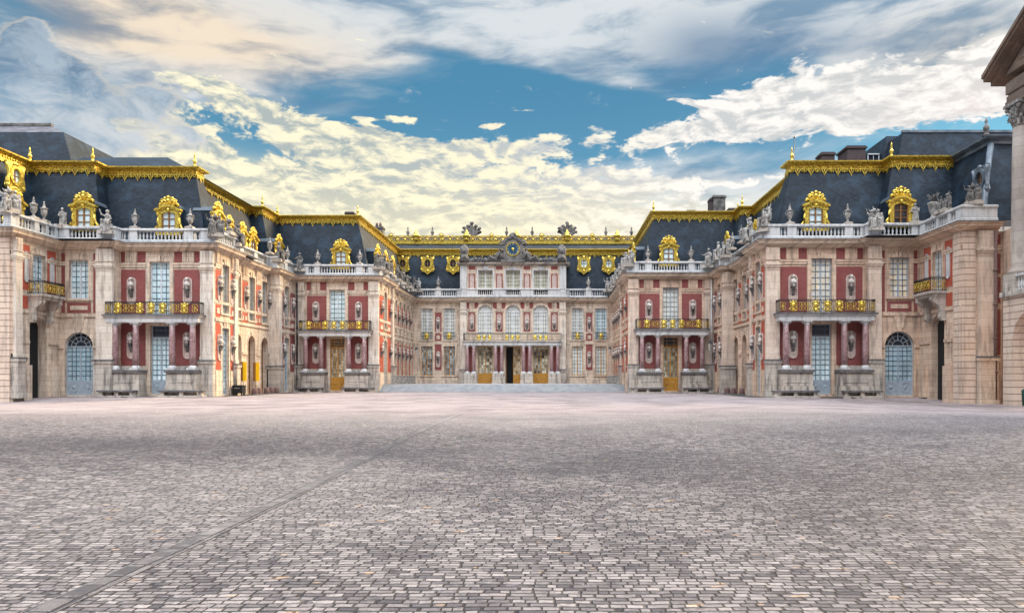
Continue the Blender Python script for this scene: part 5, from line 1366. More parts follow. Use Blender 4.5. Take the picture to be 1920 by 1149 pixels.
for u in (-4.1, 0, 4.1):
    window_at(b4, AT, u, 14.9, 2.16, 2.8, 5, 3, 'wood_white', 'pane_dull', depth=0.45)
for u in (-6.1, -2.05, 2.05, 6.1):
    bricks(b4, AT, [(u - .5, u + .5, 14.55, 17.15), (u - .5, u + .5, 17.75, 18.28)])
    inst('relief_panel', ME_OVAL, b4, AT.P(u, 15.85, 0.03), 0, (0.85, 1, 0.98))
cornice(b4, 14, 19); balustrade(b4, 14, 19, {14: [(0, 0.3), (3.3, 4.2), (6.5, 7.1)], 15: [(0, 0.6)], 16: [(0, 2.66), (4.82, 6.76), (8.92, 10.86), (13.02, 15.7)], 18: [(0, 0.5), (2.9, 3.8), (6.6, 7.0)]})
roofs(b4, 12, 13, 23.3)
for u, dk in ((-16.6, 1), (-12.9, 1), (-9.1, 1), (10.4, 0), (14.1, 0)): oeil_at(b4, Fr((-5.76, 103.2), (1, 0), (0, -1)), u * 1.02, 17.55, -2.25, bool(dk))
# ================================================================== RIGHT INNER WING
b5 = thing('palace_wing', 'right inner wing with ochre door portico and one gilded front dormer', 'palace', (13, 86, 0))
W = MB(); F5 = Fr((8.66, 79.2), (1, 0), (0, -1))
pavilion_front(b5, W, F5, 9.84, 'right inner', 'ochre', 'pane_white'); pilaster(b5, F5, 8.75, 9.8, 3.25, 0.12)
marble_side(b5, W, 8.66, 79.2, 103.2, -1, 'right')
part('wall', W, 'stone_pink', b5)
cornice(b5, 19, 23); balustrade(b5, 19, 23, {22: spec(9.84, False)})
roofs(b5, 13, 15)
m_ = MB(); m_.bx(12.6, 24, 83.2, 112, 20.5, 21.5); part('roof_deck', m_, 'slate', b5)
dormer_at(b5, F5, 4.9)
for u in (5.5, 10.5): dormer_at(b5, Fr((8.66, 79.2), (0, 1), (-1, 0)), u, 14.25)
finial_at(b5, 12.1, 82.6, 21.5, 0.9)
# ================================================================== RIGHT NEAR WING
b6 = thing('palace_wing', 'right near wing with marble portico, warm coloured windows and arched blue door', 'palace', (25, 66, 0))
W = MB(); F6 = Fr((18.5, 60.2), (1, 0), (0, -1)); F6o = Fr((18.5, 59.7), (1, 0), (0, -1))
pavilion_front(b6, W, F6, 8.6, 'right near', 'blue', 'pane_warm')
outer_bay(b6, W, F6o, 8.6, 13.1, 11.4, 'right', 'pane_warm', 8.65, 9.75)
W.box(Fr((27.1, 59.7), (0, 1), (-1, 0)), 0, 0.5, -0.6, 12.94, -0.03, 0)
near_side(b6, W, 18.5, 60.2, 79.2, -1, 'right')
part('wall', W, 'stone_pink', b6)
cornice(b6, 23, 31); balustrade(b6, 23, 31, {28: spec(8.6, False), 30: [(0, 1.1), (3.9, 4.5)]})
roofs(b6, 15, 23)
m_ = MB(); m_.bx(24.0, 38, 65.5, 90, 20.5, 21.5); part('roof_deck', m_, 'slate', b6)
m_ = MB(); m_.bx(22.3, 24.1, 80.6, 84, 20.5, 21.5); m_.bx(22.3, 24.1, 63.9, 65.0, 20.5, 21.45); part('roof_deck', m_, 'slate', b6)
dormer_at(b6, F6, 4.9); dormer_at(b6, F6o, 11.75, 14.25, -0.45, True)
for x_, u in ((20.0, 9.4), (20.0, 12.4), (20.0, 15.2), (18.5, 18.2)): dormer_at(b6, Fr((x_, 60.2), (0, 1), (-1, 0)), u, 14.25)
finial_at(b6, 22.0, 63.6, 21.5, 0.9); finial_at(b6, 30.5, 62.3, 21.5, 0.9); finial_at(b6, 22.0, 80.2, 21.5, 0.9); finial_at(b6, 22.2, 82.9, 21.5, 0.8)
# ================================================================== RIGHT OUTER PAVILION
b7 = thing('palace_pavilion', 'right corner pavilion with lead grey roof, iron balcony over a dark passage', 'palace', (35, 57, 0))
W = MB(); S7 = Fr((31.6, 53.5), (0, 1), (-1, 0)); F7 = Fr((31.6, 53.5), (1, 0), (0, -1))
skin(W, S7, 0, 6.2, -0.9, 12.94, [(2.6, 4.0, 8.6, 12.0, False), (2.35, 4.3, -0.4, 6.8, True, 0.55)])
trim(W, S7, 2.6, 4.0, 8.6, 12.0, 0.2, 0.08, sill=False); W.box(S7, 0, 6.2, 7.0, 7.25, 0, 0.12)
W.box(S7, 0.3, 2.25, 4.5, 4.75, 0, 0.12); W.box(S7, 4.4, 6.2, 4.5, 4.75, 0, 0.12); W.box(S7, 4.9, 5.8, 0, 2.7, 0, 0.25); W.box(S7, 1.2, 2.1, -0.5, 2.6, 0, 0.3)
skin(W, F7, 0, 3.1, -0.9, 12.94, [])
W.box(Fr((34.7, 51.8), (1, 0), (0, -1)), 0, 0.8, -0.9, 12.9, -2, 0)
part('wall', W, 'stone_pink', b7)
m_ = MB(); m_.box(S7, 0.02, 0.85, -0.9, 12.9, 0, 0.14); m_.box(F7, 0.0, 1.0, -0.9, 12.9, 0, 0.14); part('quoins', m_, 'rusticated', b7)
pilaster(b7, F7, 1.2, 2.45, 3.3, 0.2, None, z0=-0.6, trig=False, pm='stone'); 
bricks(b7, F7, [(2.6, 3.0, 3.4, 6.9), (2.6, 3.0, 7.4, 9.4), (2.6, 3.0, 9.7, 11.2), (2.6, 3.0, 11.9, 12.7)])
bricks(b7, S7, [(1.2, 2.25, 8.9, 12.6), (4.35, 5.4, 8.9, 12.6), (1.2, 2.25, 7.35, 8.4)], 'brick_sunlit')
for u in (1.72, 4.87): inst('plaque', ME_OVAL_P, b7, S7.P(u, 10.8, 0.02), S7.rz(), (0.8, 1, 0.85))
window_at(b7, S7, 3.3, 8.6, 1.4, 3.4, 7, 2, 'wood_white', 'pane_white')
m_ = MB(); m_.box(S7, 2.35, 4.3, -0.4, 6.8, -1.2, -0.56); part('passage', m_, 'black', b7)  # black block stands in for the shade deep in the arch
balcony(b7, S7, 2.0, 4.6)
cornice(b7, 31, 33, 'stone_pink'); balustrade(b7, 31, 33, {31: [(0, 0.9), (2.6, 3.0), (4.3, 4.7), (5.4, 6.2)], 32: [(0, 2.8)]})
roofs(b7, 23, 25, 23.0, 'lead', 'slate', 'slate', False)
m_ = MB()   # lead hips and oval window surround
t_ = MB(); t_.sweep(PR, ROOF); nprof = len(ROOF)
hp = [t_.v[24 * nprof + k] for k in range(nprof)]
m_.tube([(p[0] - 0.05, p[1] - 0.05, p[2]) for p in hp], 0.24, 8)
part('lead_hip', m_, 'lead', b7)
o = inst('bull_eye_window', mk(MB(), 'x', 'lead') if False else OE[0].copy(), b7, Fr((32.6, 53.5), (0, 1), (-1, 0)).P(2.9, 16.2, -2.3), R(-90)); o.data.materials[0] = M['lead']
child('window_frame', OE[1], o); child('pane', OE[3], o)
finial_at(b7, 35.7, 57.0, 21.5, 1.0, True)
dp = MB(); dp.tube([(33.98, 53.1, -0.5), (33.98, 53.1, 12.9)], 0.13, 8)
for z in (2.0, 4.6, 7.2, 9.8): dp.tube([(33.98, 53.1, z), (33.98, 53.1, z + 0.12)], 0.17, 8)
part('downpipe', dp, 'clay', b7)
# ================================================================== FAR RIGHT COLUMNED BUILDING
b8 = thing('palace_portico', 'tall pedimented building with huge columns, cut off by the right edge', 'palace', (33, 48, 0))
W = MB(); S8 = Fr((32.5, 50.0), (0, -1), (-1, 0))
ops = [(1.05, 5.2, -1, 6.3, True, 1.1), (8.0, 12.1, -1, 6.3, True, 1.1)]
skin(W, S8, 0, 14, -1.0, 7.4, ops)
F8 = Fr((32.5, 50.0), (1, 0), (0, 1)); W.box(F8, 0, 5, -1, 7.4, -0.03, 0)
W.box(Fr((33.4, 50.0), (0, -1), (-1, 0)), 0, 14, 7.4, 21.2, -4, -1.1)
part('wall', W, 'rusticated', b8)
W = MB(); W.box(S8, -0.1, 14.1, 7.4, 7.75, -1.5, 0.2)
for a in (0.0, 3.3, 6.9, 10.5): W.box(S8, a, a + 1.3, 7.75, 9.0, -1.4, 0.0)
part('storey_band', W, 'stone_grey', b8)
for a, b_ in ((1.3, 3.3), (4.6, 6.9), (8.2, 10.5)):
    W = MB(); W.box(S8, a, b_, 8.75, 8.92, -0.4, -0.05); W.box(S8, a, b_, 7.75, 7.85, -0.4, -0.05)
    for k in range(7): W.lathe(S8, a + (b_ - a) * (k + 0.5) / 7, -0.22, [(r * 1.2, 7.75 + z * 1.28) for r, z in BPROF], 6)
    part('balustrade', W, 'stone_white', b8)
for u in (0.6, 4.2, 7.8, 11.4):
    c = MB(); r = 0.62
    c.lathe(S8, u, -0.95, [(r * 1.35, 9.0), (r * 1.35, 9.2), (r * 1.15, 9.35), (r, 9.5), (r, 13), (r * 0.95, 16.5), (r * 0.86, 19.5)], 28)
    for z in np.arange(10.1, 19.3, 0.75): c.lathe(S8, u, -0.95, [(r * 1.004 - (z - 9) * 0.0085, z), (r * 1.004 - (z - 9) * 0.0085, z + 0.02)], 28)
    co = part('column', c, 'stone_column', b8)
    k_ = MB(); k_.lathe(S8, u, -0.95, [(r * 0.9, 19.5), (r * 0.85, 19.7), (r * 0.95, 20.6), (r * 1.2, 21.0), (r * 0.8, 21.0)], 20)
    for tier, (z, ro, n) in enumerate(((19.7, 1.02, 10), (20.15, 1.08, 10))):
        for j in range(n):
            a = 2 * math.pi * (j + 0.5 * tier) / n; ca, sa = math.cos(a), math.sin(a)
            k_.tube([S8.P(u + r * 0.86 * ca, z, -0.95 + r * 0.86 * sa), S8.P(u + r * ro * ca, z + 0.3, -0.95 + r * ro * sa), S8.P(u + r * (ro + 0.3) * ca, z + 0.44, -0.95 + r * (ro + 0.3) * sa), S8.P(u + r * (ro + 0.33) * ca, z + 0.32, -0.95 + r * (ro + 0.33) * sa)], 0.10, 5)
    for j in range(4):
        a = math.pi / 4 + j * math.pi / 2; k_.ball(S8, u + r * 1.4 * math.cos(a), 20.85, -0.95 + r * 1.4 * math.sin(a), 0.17, 0.19, 0.17)
    k_.box(S8, u - r * 1.3, u + r * 1.3, 21.0, 21.2, -0.95 - r * 1.3, -0.95 + r * 1.3)
    part('capital', k_, 'statue', co)
e = MB(); E8 = [(33.3, 51.2), (33.3 - 0.35, 51.2), (32.95, 50.15), (32.95, 34)]
e.sweep([(40, 50.35), (32.9, 50.35), (32.9, 34)][::-1], [(0, 21.2), (0.0, 21.55), (0.06, 21.57), (0.06, 21.95), (0.14, 22.0), (0.14, 22.05), (0.02, 22.1), (0.02, 22.9), (0.2, 23.0), (0.25, 23.1), (0.9, 23.2), (0.95, 23.4), (1.1, 23.5), (0.0, 23.52)])
e2 = MB()
for p in [(-1, 1)]: pass
for i in range(len(e.v)): pass
part('entablature', e, 'stone_shaded', b8)
# pediment over the court side
PF = Fr((32.9, 50.35), (0, -1), (-1, 0))
pd = MB(); apex = 9.0; rise = 5.9
def rk(u): return 23.52 + rise * (u + 1.1) / (apex + 1.1)
pd.prism(PF, [(0.0, 23.5), (2 * apex, 23.5), (apex, 23.5 + rise)], -2.0, 0.0)
for (dz0, dz1, d) in ((0.0, 0.22, 0.9), (0.22, 0.50, 1.05), (-0.3, 0.0, 0.35)):
    pd.prism(PF, [(-1.1, 23.52 + dz0), (apex, rk(apex) + dz0), (apex, rk(apex) + dz1), (-1.1, 23.52 + dz1)], -2.0, d)
    pd.prism(PF, [(2 * apex + 1.1, 23.52 + dz0), (apex, rk(apex) + dz0 + .002), (apex, rk(apex) + dz1 + .002), (2 * apex + 1.1, 23.52 + dz1)], -2.0, d)
part('pediment', pd, 'stone_shaded', b8)
m_ = MB(); m_.prism(PF, [(1.6, 24.0), (2 * apex - 1.6, 24.0), (apex, 23.5 + rise - 1.2)], 0.0, 0.05); part('tympanum', m_, 'stone_shaded', b8)

# ================================================================== ROOFS BEHIND
b9 = thing('hall_building', 'long hall behind the central front, topped by a gilded roof cresting', 'palace', (-5.76, 113, 0))
m_ = MB(); m_.bx(-33, 21, 112.2, 128, 0, 23.4); part('wall', m_, 'slate_grey', b9)
m_ = MB(); HF = Fr((-6.0, 112.0), (1, 0), (0, -1))
m_.box(HF, -26, 24, 23.35, 23.62, -0.6, 0.12); m_.box(HF, -26, 24, 23.62, 23.9, -0.3, 0.02)
k = -24.5; i = 0
while k < 23:
    m_.ring(HF, k + 0.6, 24.12, 0.55, 0.30, 0.09, -0.06, 0.06, 0, 360, 10); m_.tube([HF.P(k + x, 24.3 + z, 0) for x, z in [(-.6, .32), (-.2, .18), (.3, .30), (.6, .12)]], 0.08, 5); m_.ball(HF, k + 0.6, 24.12, 0, 0.22, 0.18, 0.1, 6, 4); k += 1.22
m_.box(HF, -26, 24, 24.62, 24.70, -0.05, 0.05)
for k in range(12):
    u = -20.0 + k * 4.06; big = k % 2 == 1
    if big:
        m_.lathe(HF, u, 0, [(0.42, 23.9), (0.5, 24.1), (0.28, 24.35), (0.62, 24.55), (0.66, 24.75), (0.25, 24.9), (0.40, 25.15), (0.12, 25.35), (0.16, 25.5), (0.03, 25.75)], 8)
        for s in (-1, 1): m_.ring(HF, u + s * 0.85, 24.35, 0.4, 0.38, 0.12, -0.06, 0.06, 0, 360, 9)
    else:
        m_.ball(HF, u, 24.72, 0, 0.26, 0.28, 0.2, 8, 5); m_.ring(HF, u, 24.72, 0.42, 0.42, 0.1, -0.05, 0.05, 0, 360, 10); m_.box(HF, u - 0.2, u + 0.2, 23.9, 24.4, -0.15, 0.15)
part('roof_crest', m_, 'gold', b9)
for px in (765, 811, 950, 998, 1136, 1184): finial_at(b9, (px - 1035) / 11.4, 114, 24.9, 1.15, True)
m_ = MB(); m_.bx(-33, 21, 113, 126, 23.4, 24.9); part('upper_wall', m_, 'slate_grey', b9)
for px, nm, me in ((884, 'left', ME_FLAME), (1064, 'right', ME_FLAME)):
    t = thing('roof_sculpture', 'dark sculpted trophy against the sky above the %s half of the gilded cresting' % nm, 'sculpture', ((px - 1035) / 11.3, 115, 24.9), None, rz=0.0 if nm == 'left' else R(180))
    f_ = child('figure', me, t); f_.scale = (0.82, 0.8, 0.72)
def chimney(px, py0, py1, w, s, label, mats='chim', dep=1.4, kind=0):
    x = (px - 1035) / s; y = 1300 / s; zt = 1.52 + (711 - py0) / s; zb = 1.52 + (711 - py1) / s - 2.0; hw = w / s / 2
    t = thing('chimney', label, 'chimney', (x, y, zb))
    m_ = MB(); m_.bx(x - hw * .86, x + hw * .86, y, y + dep, zb, zt - 0.3); part('stack', m_, mats, t)
    m_ = MB(); m_.bx(x - hw, x + hw, y - 0.12, y + dep + 0.12, zt - 0.3, zt - 0.12); m_.bx(x - hw * .88, x + hw * .88, y - 0.03, y + dep + 0.03, zt - 0.12, zt); part('cap', m_, mats, t)
    if kind: 
        m_ = MB()
        for k in range(kind): xx = x - hw * .6 + hw * 1.2 * (k + .5) / kind; m_.lathe(LOC, xx, -(y + dep / 2), [(0.16, zt - 0.05), (0.2, zt + 0.35), (0.14, zt + 0.6)], 8)
        part('pot', m_, 'clay', t)
chimney(655, 397, 412, 18, 14.4, 'square grey chimney rising behind the left inner roof beside its corner finial')
chimney(708, 424, 440, 22, 13.0, 'cluster of dark chimney pots behind the end of the left inner roof', 'statue_dark', 1.2, 2)
chimney(553, 404, 409, 14, 15.0, 'tiny dark chimney top just showing over the left inner gilded crest', 'statue_dark')
chimney(1296, 394, 402, 18, 14.8, 'low wide chimney cap just above the right inner gilded crest')
chimney(1349, 366, 402, 26, 14.5, 'tall dark chimney behind the right inner roof, highest of its cluster', 'statue_dark', 1.6)
chimney(1335, 371, 402, 8, 14.45, 'slender pale chimney shaft touching the tall dark chimney on its left', 'chim')
chimney(1375, 390, 402, 20, 14.6, 'low chimney block right of the tall dark chimney')
chimney(1553, 285, 308, 28, 18.6, 'weathered chimney with dark opening, left of the brick chimney on the right near roof', 'chim')
chimney(1470, 347, 365, 12, 17.0, 'small chimney peeping over the left slope of the right near roof', 'chim')
chimney(1606, 273, 306, 40, 17.6, 'broad reddish brick chimney stack beside the far slate roof', 'chim', 2.5)
t = thing('antenna_mast', 'thin dark mast standing against the sky left of the right near roof corner', 'antenna', (26.3, 75, 18))
m_ = MB(); m_.tube([((1489 - 1035) / 17.3, 75.1, 18), ((1489 - 1035) / 17.3, 75.1, 1.52 + (711 - 258) / 17.3)], 0.06, 6, True, 0.035); part('pole', m_, 'iron', t)
m_ = MB(); m_.lathe(Fr((0, 0), (1, 0), (0, -1)), (1489 - 1035) / 17.3, -75.1, [(0.09, 27.6), (0.02, 27.9)], 6); part('tip', m_, 'iron', t)
# high slate roofs: right background and left background
def hip(bld, x0, x1, y0, y1, zb, zt, ins, mat_='slate', nm='roof', insx=None):
    ix = insx if insx is not None else ins
    m_ = MB(); vs = [(x0, y0, zb), (x1, y0, zb), (x1, y1, zb), (x0, y1, zb), (x0 + ix, y0 + ins, zt), (x1 - ix, y0 + ins, zt), (x1 - ix, y1 - ins, zt), (x0 + ix, y1 - ins, zt)]
    m_.add(vs, [(0, 1, 5, 4), (1, 2, 6, 5), (2, 3, 7, 6), (3, 0, 4, 7), (4, 5, 6, 7)]); return part(nm, m_, mat_, bld)
b10 = thing('slate_roofed_building', 'tall dark slate roof behind the right near wing, small dormers at its left', 'building', (40, 80, 0))
m_ = MB(); m_.bx(36.6, 60, 74, 92, 0, 23.4); part('wall', m_, 'stone_grey', b10)
hip(b10, 36.4, 62, 73.6, 92, 22.6, 28.3, 1.7, 'slate', 'roof', 1.7)
m_ = MB(); m_.bx(38.0, 61, 75.2, 75.5, 28.28, 28.55); part('roof_ridge', m_, 'lead', b10)
hip(b10, 36.0, 50, 77, 96, 22.6, 29.1, 1.7, 'slate', 'side_roof', 2.0)
m_ = MB(); m_.bx(44.6, 45.4, 73.6, 75.4, 25.6, 26.5); part('roof_hatch', m_, 'black', b10)
m_ = MB(); m_.bx(35.6, 37.4, 78.6, 81.0, 24.4, 27.0); dd = part('dormer', m_, 'slate', b10)
m_ = MB(); fr_ = Fr((36.4, 78.55), (1, 0), (0, -1))
for a in (-0.65, 0.57): m_.box(fr_, a, a + 0.08, 24.9, 27.0, -0.02, 0.06)
m_.box(fr_, -0.65, 0.65, 26.92, 27.05, -0.02, 0.12); m_.box(fr_, -0.03, 0.03, 24.9, 26.9, 0, 0.05); m_.box(fr_, -0.6, 0.6, 25.9, 25.96, 0, 0.05); part('window_frame', m_, 'wood_white', dd)
m_ = MB(); m_.bx(35.2, 36.6, 81.6, 84.0, 24.2, 26.4); dd = part('dormer', m_, 'slate', b10)
m_ = MB(); fr_ = Fr((35.85, 81.55), (1, 0), (0, -1))
for a in (-0.55, 0.47): m_.box(fr_, a, a + 0.08, 24.6, 26.3, -0.02, 0.06)
m_.box(fr_, -0.55, 0.55, 26.3, 26.42, -0.02, 0.12); part('window_frame', m_, 'wood_white', dd)
b11 = thing('slate_roofed_building', 'high grey slate roof with flat ridge behind the left near wing', 'building', (-55, 78, 0))
m_ = MB(); m_.bx(-75, -48.4, 70, 92, 0, 23.8); part('wall', m_, 'stone_grey', b11)
m_ = MB()
a = [(-76, 68.9, 22.5), (-47.6, 68.9, 22.5), (-47.6, 92, 22.5)]; b_ = [(-76, 70.4, 26.6), (-49.6, 70.4, 26.6), (-49.6, 92, 26.6)]
m_.quad(a[0], a[1], b_[1], b_[0]); m_.quad(a[1], a[2], b_[2], b_[1]); part('lower_roof', m_, 'slate', b11)
m_ = MB(); c = [(-76, 73.4, 28.3), (-53.0, 73.4, 28.3), (-53.0, 92, 28.3)]
m_.quad(b_[0], b_[1], c[1], c[0]); m_.quad(b_[1], b_[2], c[2], c[1]); m_.quad(c[0], c[1], c[2], (-76, 92, 28.3)); part('upper_roof', m_, 'slate_grey', b11)
m_ = MB(); m_.bx(-76, -52.9, 73.2, 73.6, 28.25, 28.55); part('roof_ridge', m_, 'statue_dark', b11)
# ================================================================== CLOCK AND ITS SCULPTURE
CK = Fr((-5.76, 102.2), (1, 0), (0, -1)); cz = 20.7
t = thing('clock', 'round blue clock with gold rim in a dark carved frame above the attic', 'clock', CK.P(0, 18.8, -0.4))
m_ = MB(); m_.lathe(LOC, 0, 0, [(0, 0)], 3) if False else None
m_.ring(CK, 0, cz, 1.55, 1.55, 0.62, -0.7, 0.0, 0, 360, 28); m_.box(CK, -1.5, 1.5, 18.8, 20.2, -0.7, -0.05); m_.box(CK, -1.75, 1.75, 18.8, 19.25, -0.8, 0.1)
m_.ring(CK, 0, cz + 0.1, 1.8, 1.75, 0.3, -0.5, 0.12, 20, 160, 16)
for s in (-1, 1):
    m_.tube([CK.P(s * x, z, 0) for x, z in [(1.3, 21.8), (1.7, 21.9), (1.95, 21.5), (1.75, 21.2)]], 0.2, 6)
    m_.tube([CK.P(s * x, z, 0) for x, z in [(1.5, 20.5), (1.75, 20.0), (1.6, 19.3)]], 0.22, 6)
m_.ball(CK, 0, 22.55, -0.1, 0.42, 0.42, 0.35); m_.ring(CK, 0, 22.5, 0.62, 0.6, 0.18, -0.3, 0.05, 0, 180, 10)
part('carved_frame', m_, 'statue_dark', t)
m_ = MB(); m_.prism(CK, [(0.95 * math.cos(2 * math.pi * k / 28), cz + 0.95 * math.sin(2 * math.pi * k / 28)) for k in range(28)], -0.3, 0.02); part('dial', m_, 'clock_blue', t)
m_ = MB(); m_.ring(CK, 0, cz, 1.02, 1.02, 0.13, -0.05, 0.10, 0, 360, 32); part('rim', m_, 'gold', t)
m_ = MB(); m_.ring(CK, 0, cz, 0.88, 0.88, 0.26, 0.02, 0.03, 0, 360, 32); part('numeral_ring', m_, 'clock_blue', t)
m_ = MB()
RN = ['XII', 'I', 'II', 'III', 'IIII', 'V', 'VI', 'VII', 'VIII', 'IX', 'X', 'XI']
for k, txt in enumerate(RN):
    a = math.pi / 2 - k * math.pi / 6; wd = {'I': 0.045, 'V': 0.09, 'X': 0.09}; tot = sum(wd[c] for c in txt); x = -tot / 2
    def loc(px, py):
        cx, cy = 0.75 * math.cos(a), 0.75 * math.sin(a); r_ = a - math.pi / 2
        return (cx + px * math.cos(r_) - py * math.sin(r_), cz + cy + px * math.sin(r_) + py * math.cos(r_))
    def bar(x0, y0, x1, y1, w=0.018):
        L = math.hypot(x1 - x0, y1 - y0); nx, ny = -(y1 - y0) / L * w, (x1 - x0) / L * w
        m_.prism(CK, [loc(x0 + nx, y0 + ny), loc(x1 + nx, y1 + ny), loc(x1 - nx, y1 - ny), loc(x0 - nx, y0 - ny)], 0.03, 0.045)
    for c in txt:
        w_ = wd[c]; m = x + w_ / 2
        if c == 'I': bar(m, -0.09, m, 0.09)
        elif c == 'V': bar(m - 0.035, 0.09, m, -0.09); bar(m + 0.035, 0.09, m, -0.09)
        else: bar(m - 0.035, 0.09, m + 0.035, -0.09); bar(m + 0.035, 0.09, m - 0.035, -0.09)
        x += w_
part('numerals', m_, 'stone_white', t)
m_ = MB()
for a, L, w_ in ((R(90 - 165), 0.52, 0.045), (R(90 + 42), 0.30, 0.06)):
    m_.prism(CK, [(-math.sin(a) * w_, cz + math.cos(a) * w_), (math.cos(a) * L, cz + math.sin(a) * L), (math.sin(a) * w_, cz - math.cos(a) * w_)], 0.05, 0.07)
m_.ball(CK, 0, cz, 0.06, 0.2, 0.2, 0.05, 12, 5)
part('hands', m_, 'gold', t)
for s, nm in ((1, 'left'), (-1, 'right')):
    tt = thing('statue', 'dark weathered reclining figure on the %s side of the clock' % nm, 'statue', CK.P(-2.6 * s, 18.8, -0.3), 'reclining figures beside the clock')
    f_ = child('figure', ME_REC[0 if s == 1 else 1], tt); f_.scale = (1.25, 1.2, 1.35)
    tt = thing('stone_trophy', 'dark carved trophy of arms on the attic cornice, %s of the clock' % nm, 'sculpture', CK.P(-5.9 * s, 18.8, -0.3), 'trophies of arms on the attic')
    f_ = child('figure', ME_RELIEF if s == 1 else ME_RELIEF2, tt); f_.scale = (0.66, 1, 1.05)
    tt = thing('stone_helmet', 'dark carved helmet on a round shield at the %s end of the attic top' % nm, 'sculpture', CK.P(-7.2 * s, 18.9, -0.2), 'helmets on the attic ends')
    m_ = MB(); m_.lathe(LOC, 0, 0, [(0.75, 0), (0.7, 0.5), (0.5, 0.9), (0.62, 1.2), (0.68, 1.7), (0.5, 2.2), (0.15, 2.5)], 10); m_.ball(LOC, 0, 1.5, 0.55, 0.25, 0.4, 0.2); m_.ball(LOC, 0, 0.5, 0.5, 0.5, 0.45, 0.3)
    child('figure', mk(m_, 'figure', 'statue_dark'), tt)

# ================================================================== STATUES AND URNS ON THE BALUSTRADES
def zz(z): return ZR + z
G = 'seated stone statues on the balustrades'
U1, U2, U3 = ME_SEAT
# left near front
urn_at(F2, 2.35, zz(0), 'stone urn on the left near balustrade, right of the gilded dormer')
urn_at(F2, 7.3, zz(0), 'stone urn on the left near balustrade, between gilded dormer and seated woman')
statue_at(F2o, 9.0, zz(-0.75), 'pale seated woman raising one arm between the two gilded dormers at left', U1, 0.05, 1.15, R(5), G)
statue_at(F2o, 13.2, zz(-0.2), 'pale upright statue where the left balustrade turns, left of the front dormers', ME_STAND, -0.3, 0.95, R(25), G)
urn_at(S1, 4.05, zz(0), 'stone urn on the left outer balustrade, nearer the inner corner', sc=1.0)
urn_at(S1, 2.85, zz(0), 'stone urn on the left outer balustrade, farther from the inner corner', sc=1.05)
statue_at(S1, 0.3, zz(-0.1), 'large grey seated figure group at the leftmost corner of the balustrade', ME_GROUP, -0.3, 0.95, R(-30), G, plinth=True)
statue_at(F2, 0.0, zz(-0.75), 'large weathered figure group on the corner of the left near balustrade', ME_GROUP, -0.1, 0.95, R(40), G, True)
A2 = Fr((-30.1, 61.9), (0, 1), (1, 0))
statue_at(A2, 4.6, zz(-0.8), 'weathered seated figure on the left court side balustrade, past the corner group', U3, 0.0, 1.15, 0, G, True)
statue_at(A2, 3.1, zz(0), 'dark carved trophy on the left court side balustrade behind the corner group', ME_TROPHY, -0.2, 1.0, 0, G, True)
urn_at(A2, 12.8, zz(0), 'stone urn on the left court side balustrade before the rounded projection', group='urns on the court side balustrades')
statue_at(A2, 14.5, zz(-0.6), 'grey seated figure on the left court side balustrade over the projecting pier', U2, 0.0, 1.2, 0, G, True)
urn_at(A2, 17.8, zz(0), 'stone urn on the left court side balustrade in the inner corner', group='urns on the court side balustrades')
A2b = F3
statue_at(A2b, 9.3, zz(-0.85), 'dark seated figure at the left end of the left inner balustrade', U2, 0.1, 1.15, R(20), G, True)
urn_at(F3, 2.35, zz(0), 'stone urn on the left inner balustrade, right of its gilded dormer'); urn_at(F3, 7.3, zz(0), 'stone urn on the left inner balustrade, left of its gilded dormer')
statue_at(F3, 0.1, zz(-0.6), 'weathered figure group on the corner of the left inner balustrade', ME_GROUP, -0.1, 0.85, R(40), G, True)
A3 = Fr((-20.25, 81.25), (0, 1), (1, 0)); A5 = Fr((8.66, 79.2), (0, 1), (-1, 0))
for nm, f_, L in (('left', A3, 21.9), ('right', A5, 24.0)):
    n = 6
    for k in range(n):
        u = 3.2 + k * (L - 4.0) / (n - 1)
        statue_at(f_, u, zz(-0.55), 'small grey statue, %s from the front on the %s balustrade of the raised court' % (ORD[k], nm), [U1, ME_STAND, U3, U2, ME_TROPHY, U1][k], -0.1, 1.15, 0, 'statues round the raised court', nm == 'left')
    statue_at(C1, -14.1 if nm == 'left' else 14.0, zz(-0.5), 'small seated figure at the %s end of the central front balustrade' % nm, U1, -0.1, 1.1, 0, 'statues round the raised court')
    urn_at(C1, -11.2 if nm == 'left' else 11.2, zz(0), 'pale stone urn before the dark slate roof %s of the attic storey' % nm)
# right inner front
urn_at(F5, 2.35, zz(0), 'stone urn on the right inner balustrade, left of its gilded dormer'); urn_at(F5, 7.3, zz(0), 'stone urn on the right inner balustrade, right of its gilded dormer')
statue_at(F5, 0.1, zz(-0.6), 'pale figure group on the corner of the right inner balustrade', ME_GROUP, -0.1, 0.85, R(-40), G)
statue_at(F5, 9.2, zz(-0.8), 'pale seated figure stretching an arm, right end of the right inner balustrade', U2, 0.1, 1.2, R(-20), G)
A6 = Fr((18.5, 60.2), (0, 1), (-1, 0))
statue_at(A6, 14.2, zz(-0.5), 'pale figure group over the projecting pier of the right court side', ME_GROUP, -0.1, 0.95, 0, G)
statue_at(A6, 17.3, zz(-0.2), 'pale seated statue on the right court side balustrade, inner corner', U3, -0.1, 1.1, 0, G)
urn_at(A6, 12.0, zz(0), 'stone urn on the right court side balustrade, farthest from the corner group', group='urns on the court side balustrades')
urn_at(A6, 8.6, zz(0), 'stone urn halfway along the right court side balustrade', group='urns on the court side balustrades')
statue_at(A6, 4.6, zz(-0.6), 'pale seated figure on the right court side balustrade behind the corner group', U1, 0, 1.2, 0, G)
statue_at(A6, 0.4, zz(-0.65), 'large pale figure group at the corner of the right near balustrade', ME_GROUP, -0.1, 1.0, R(-40), G)
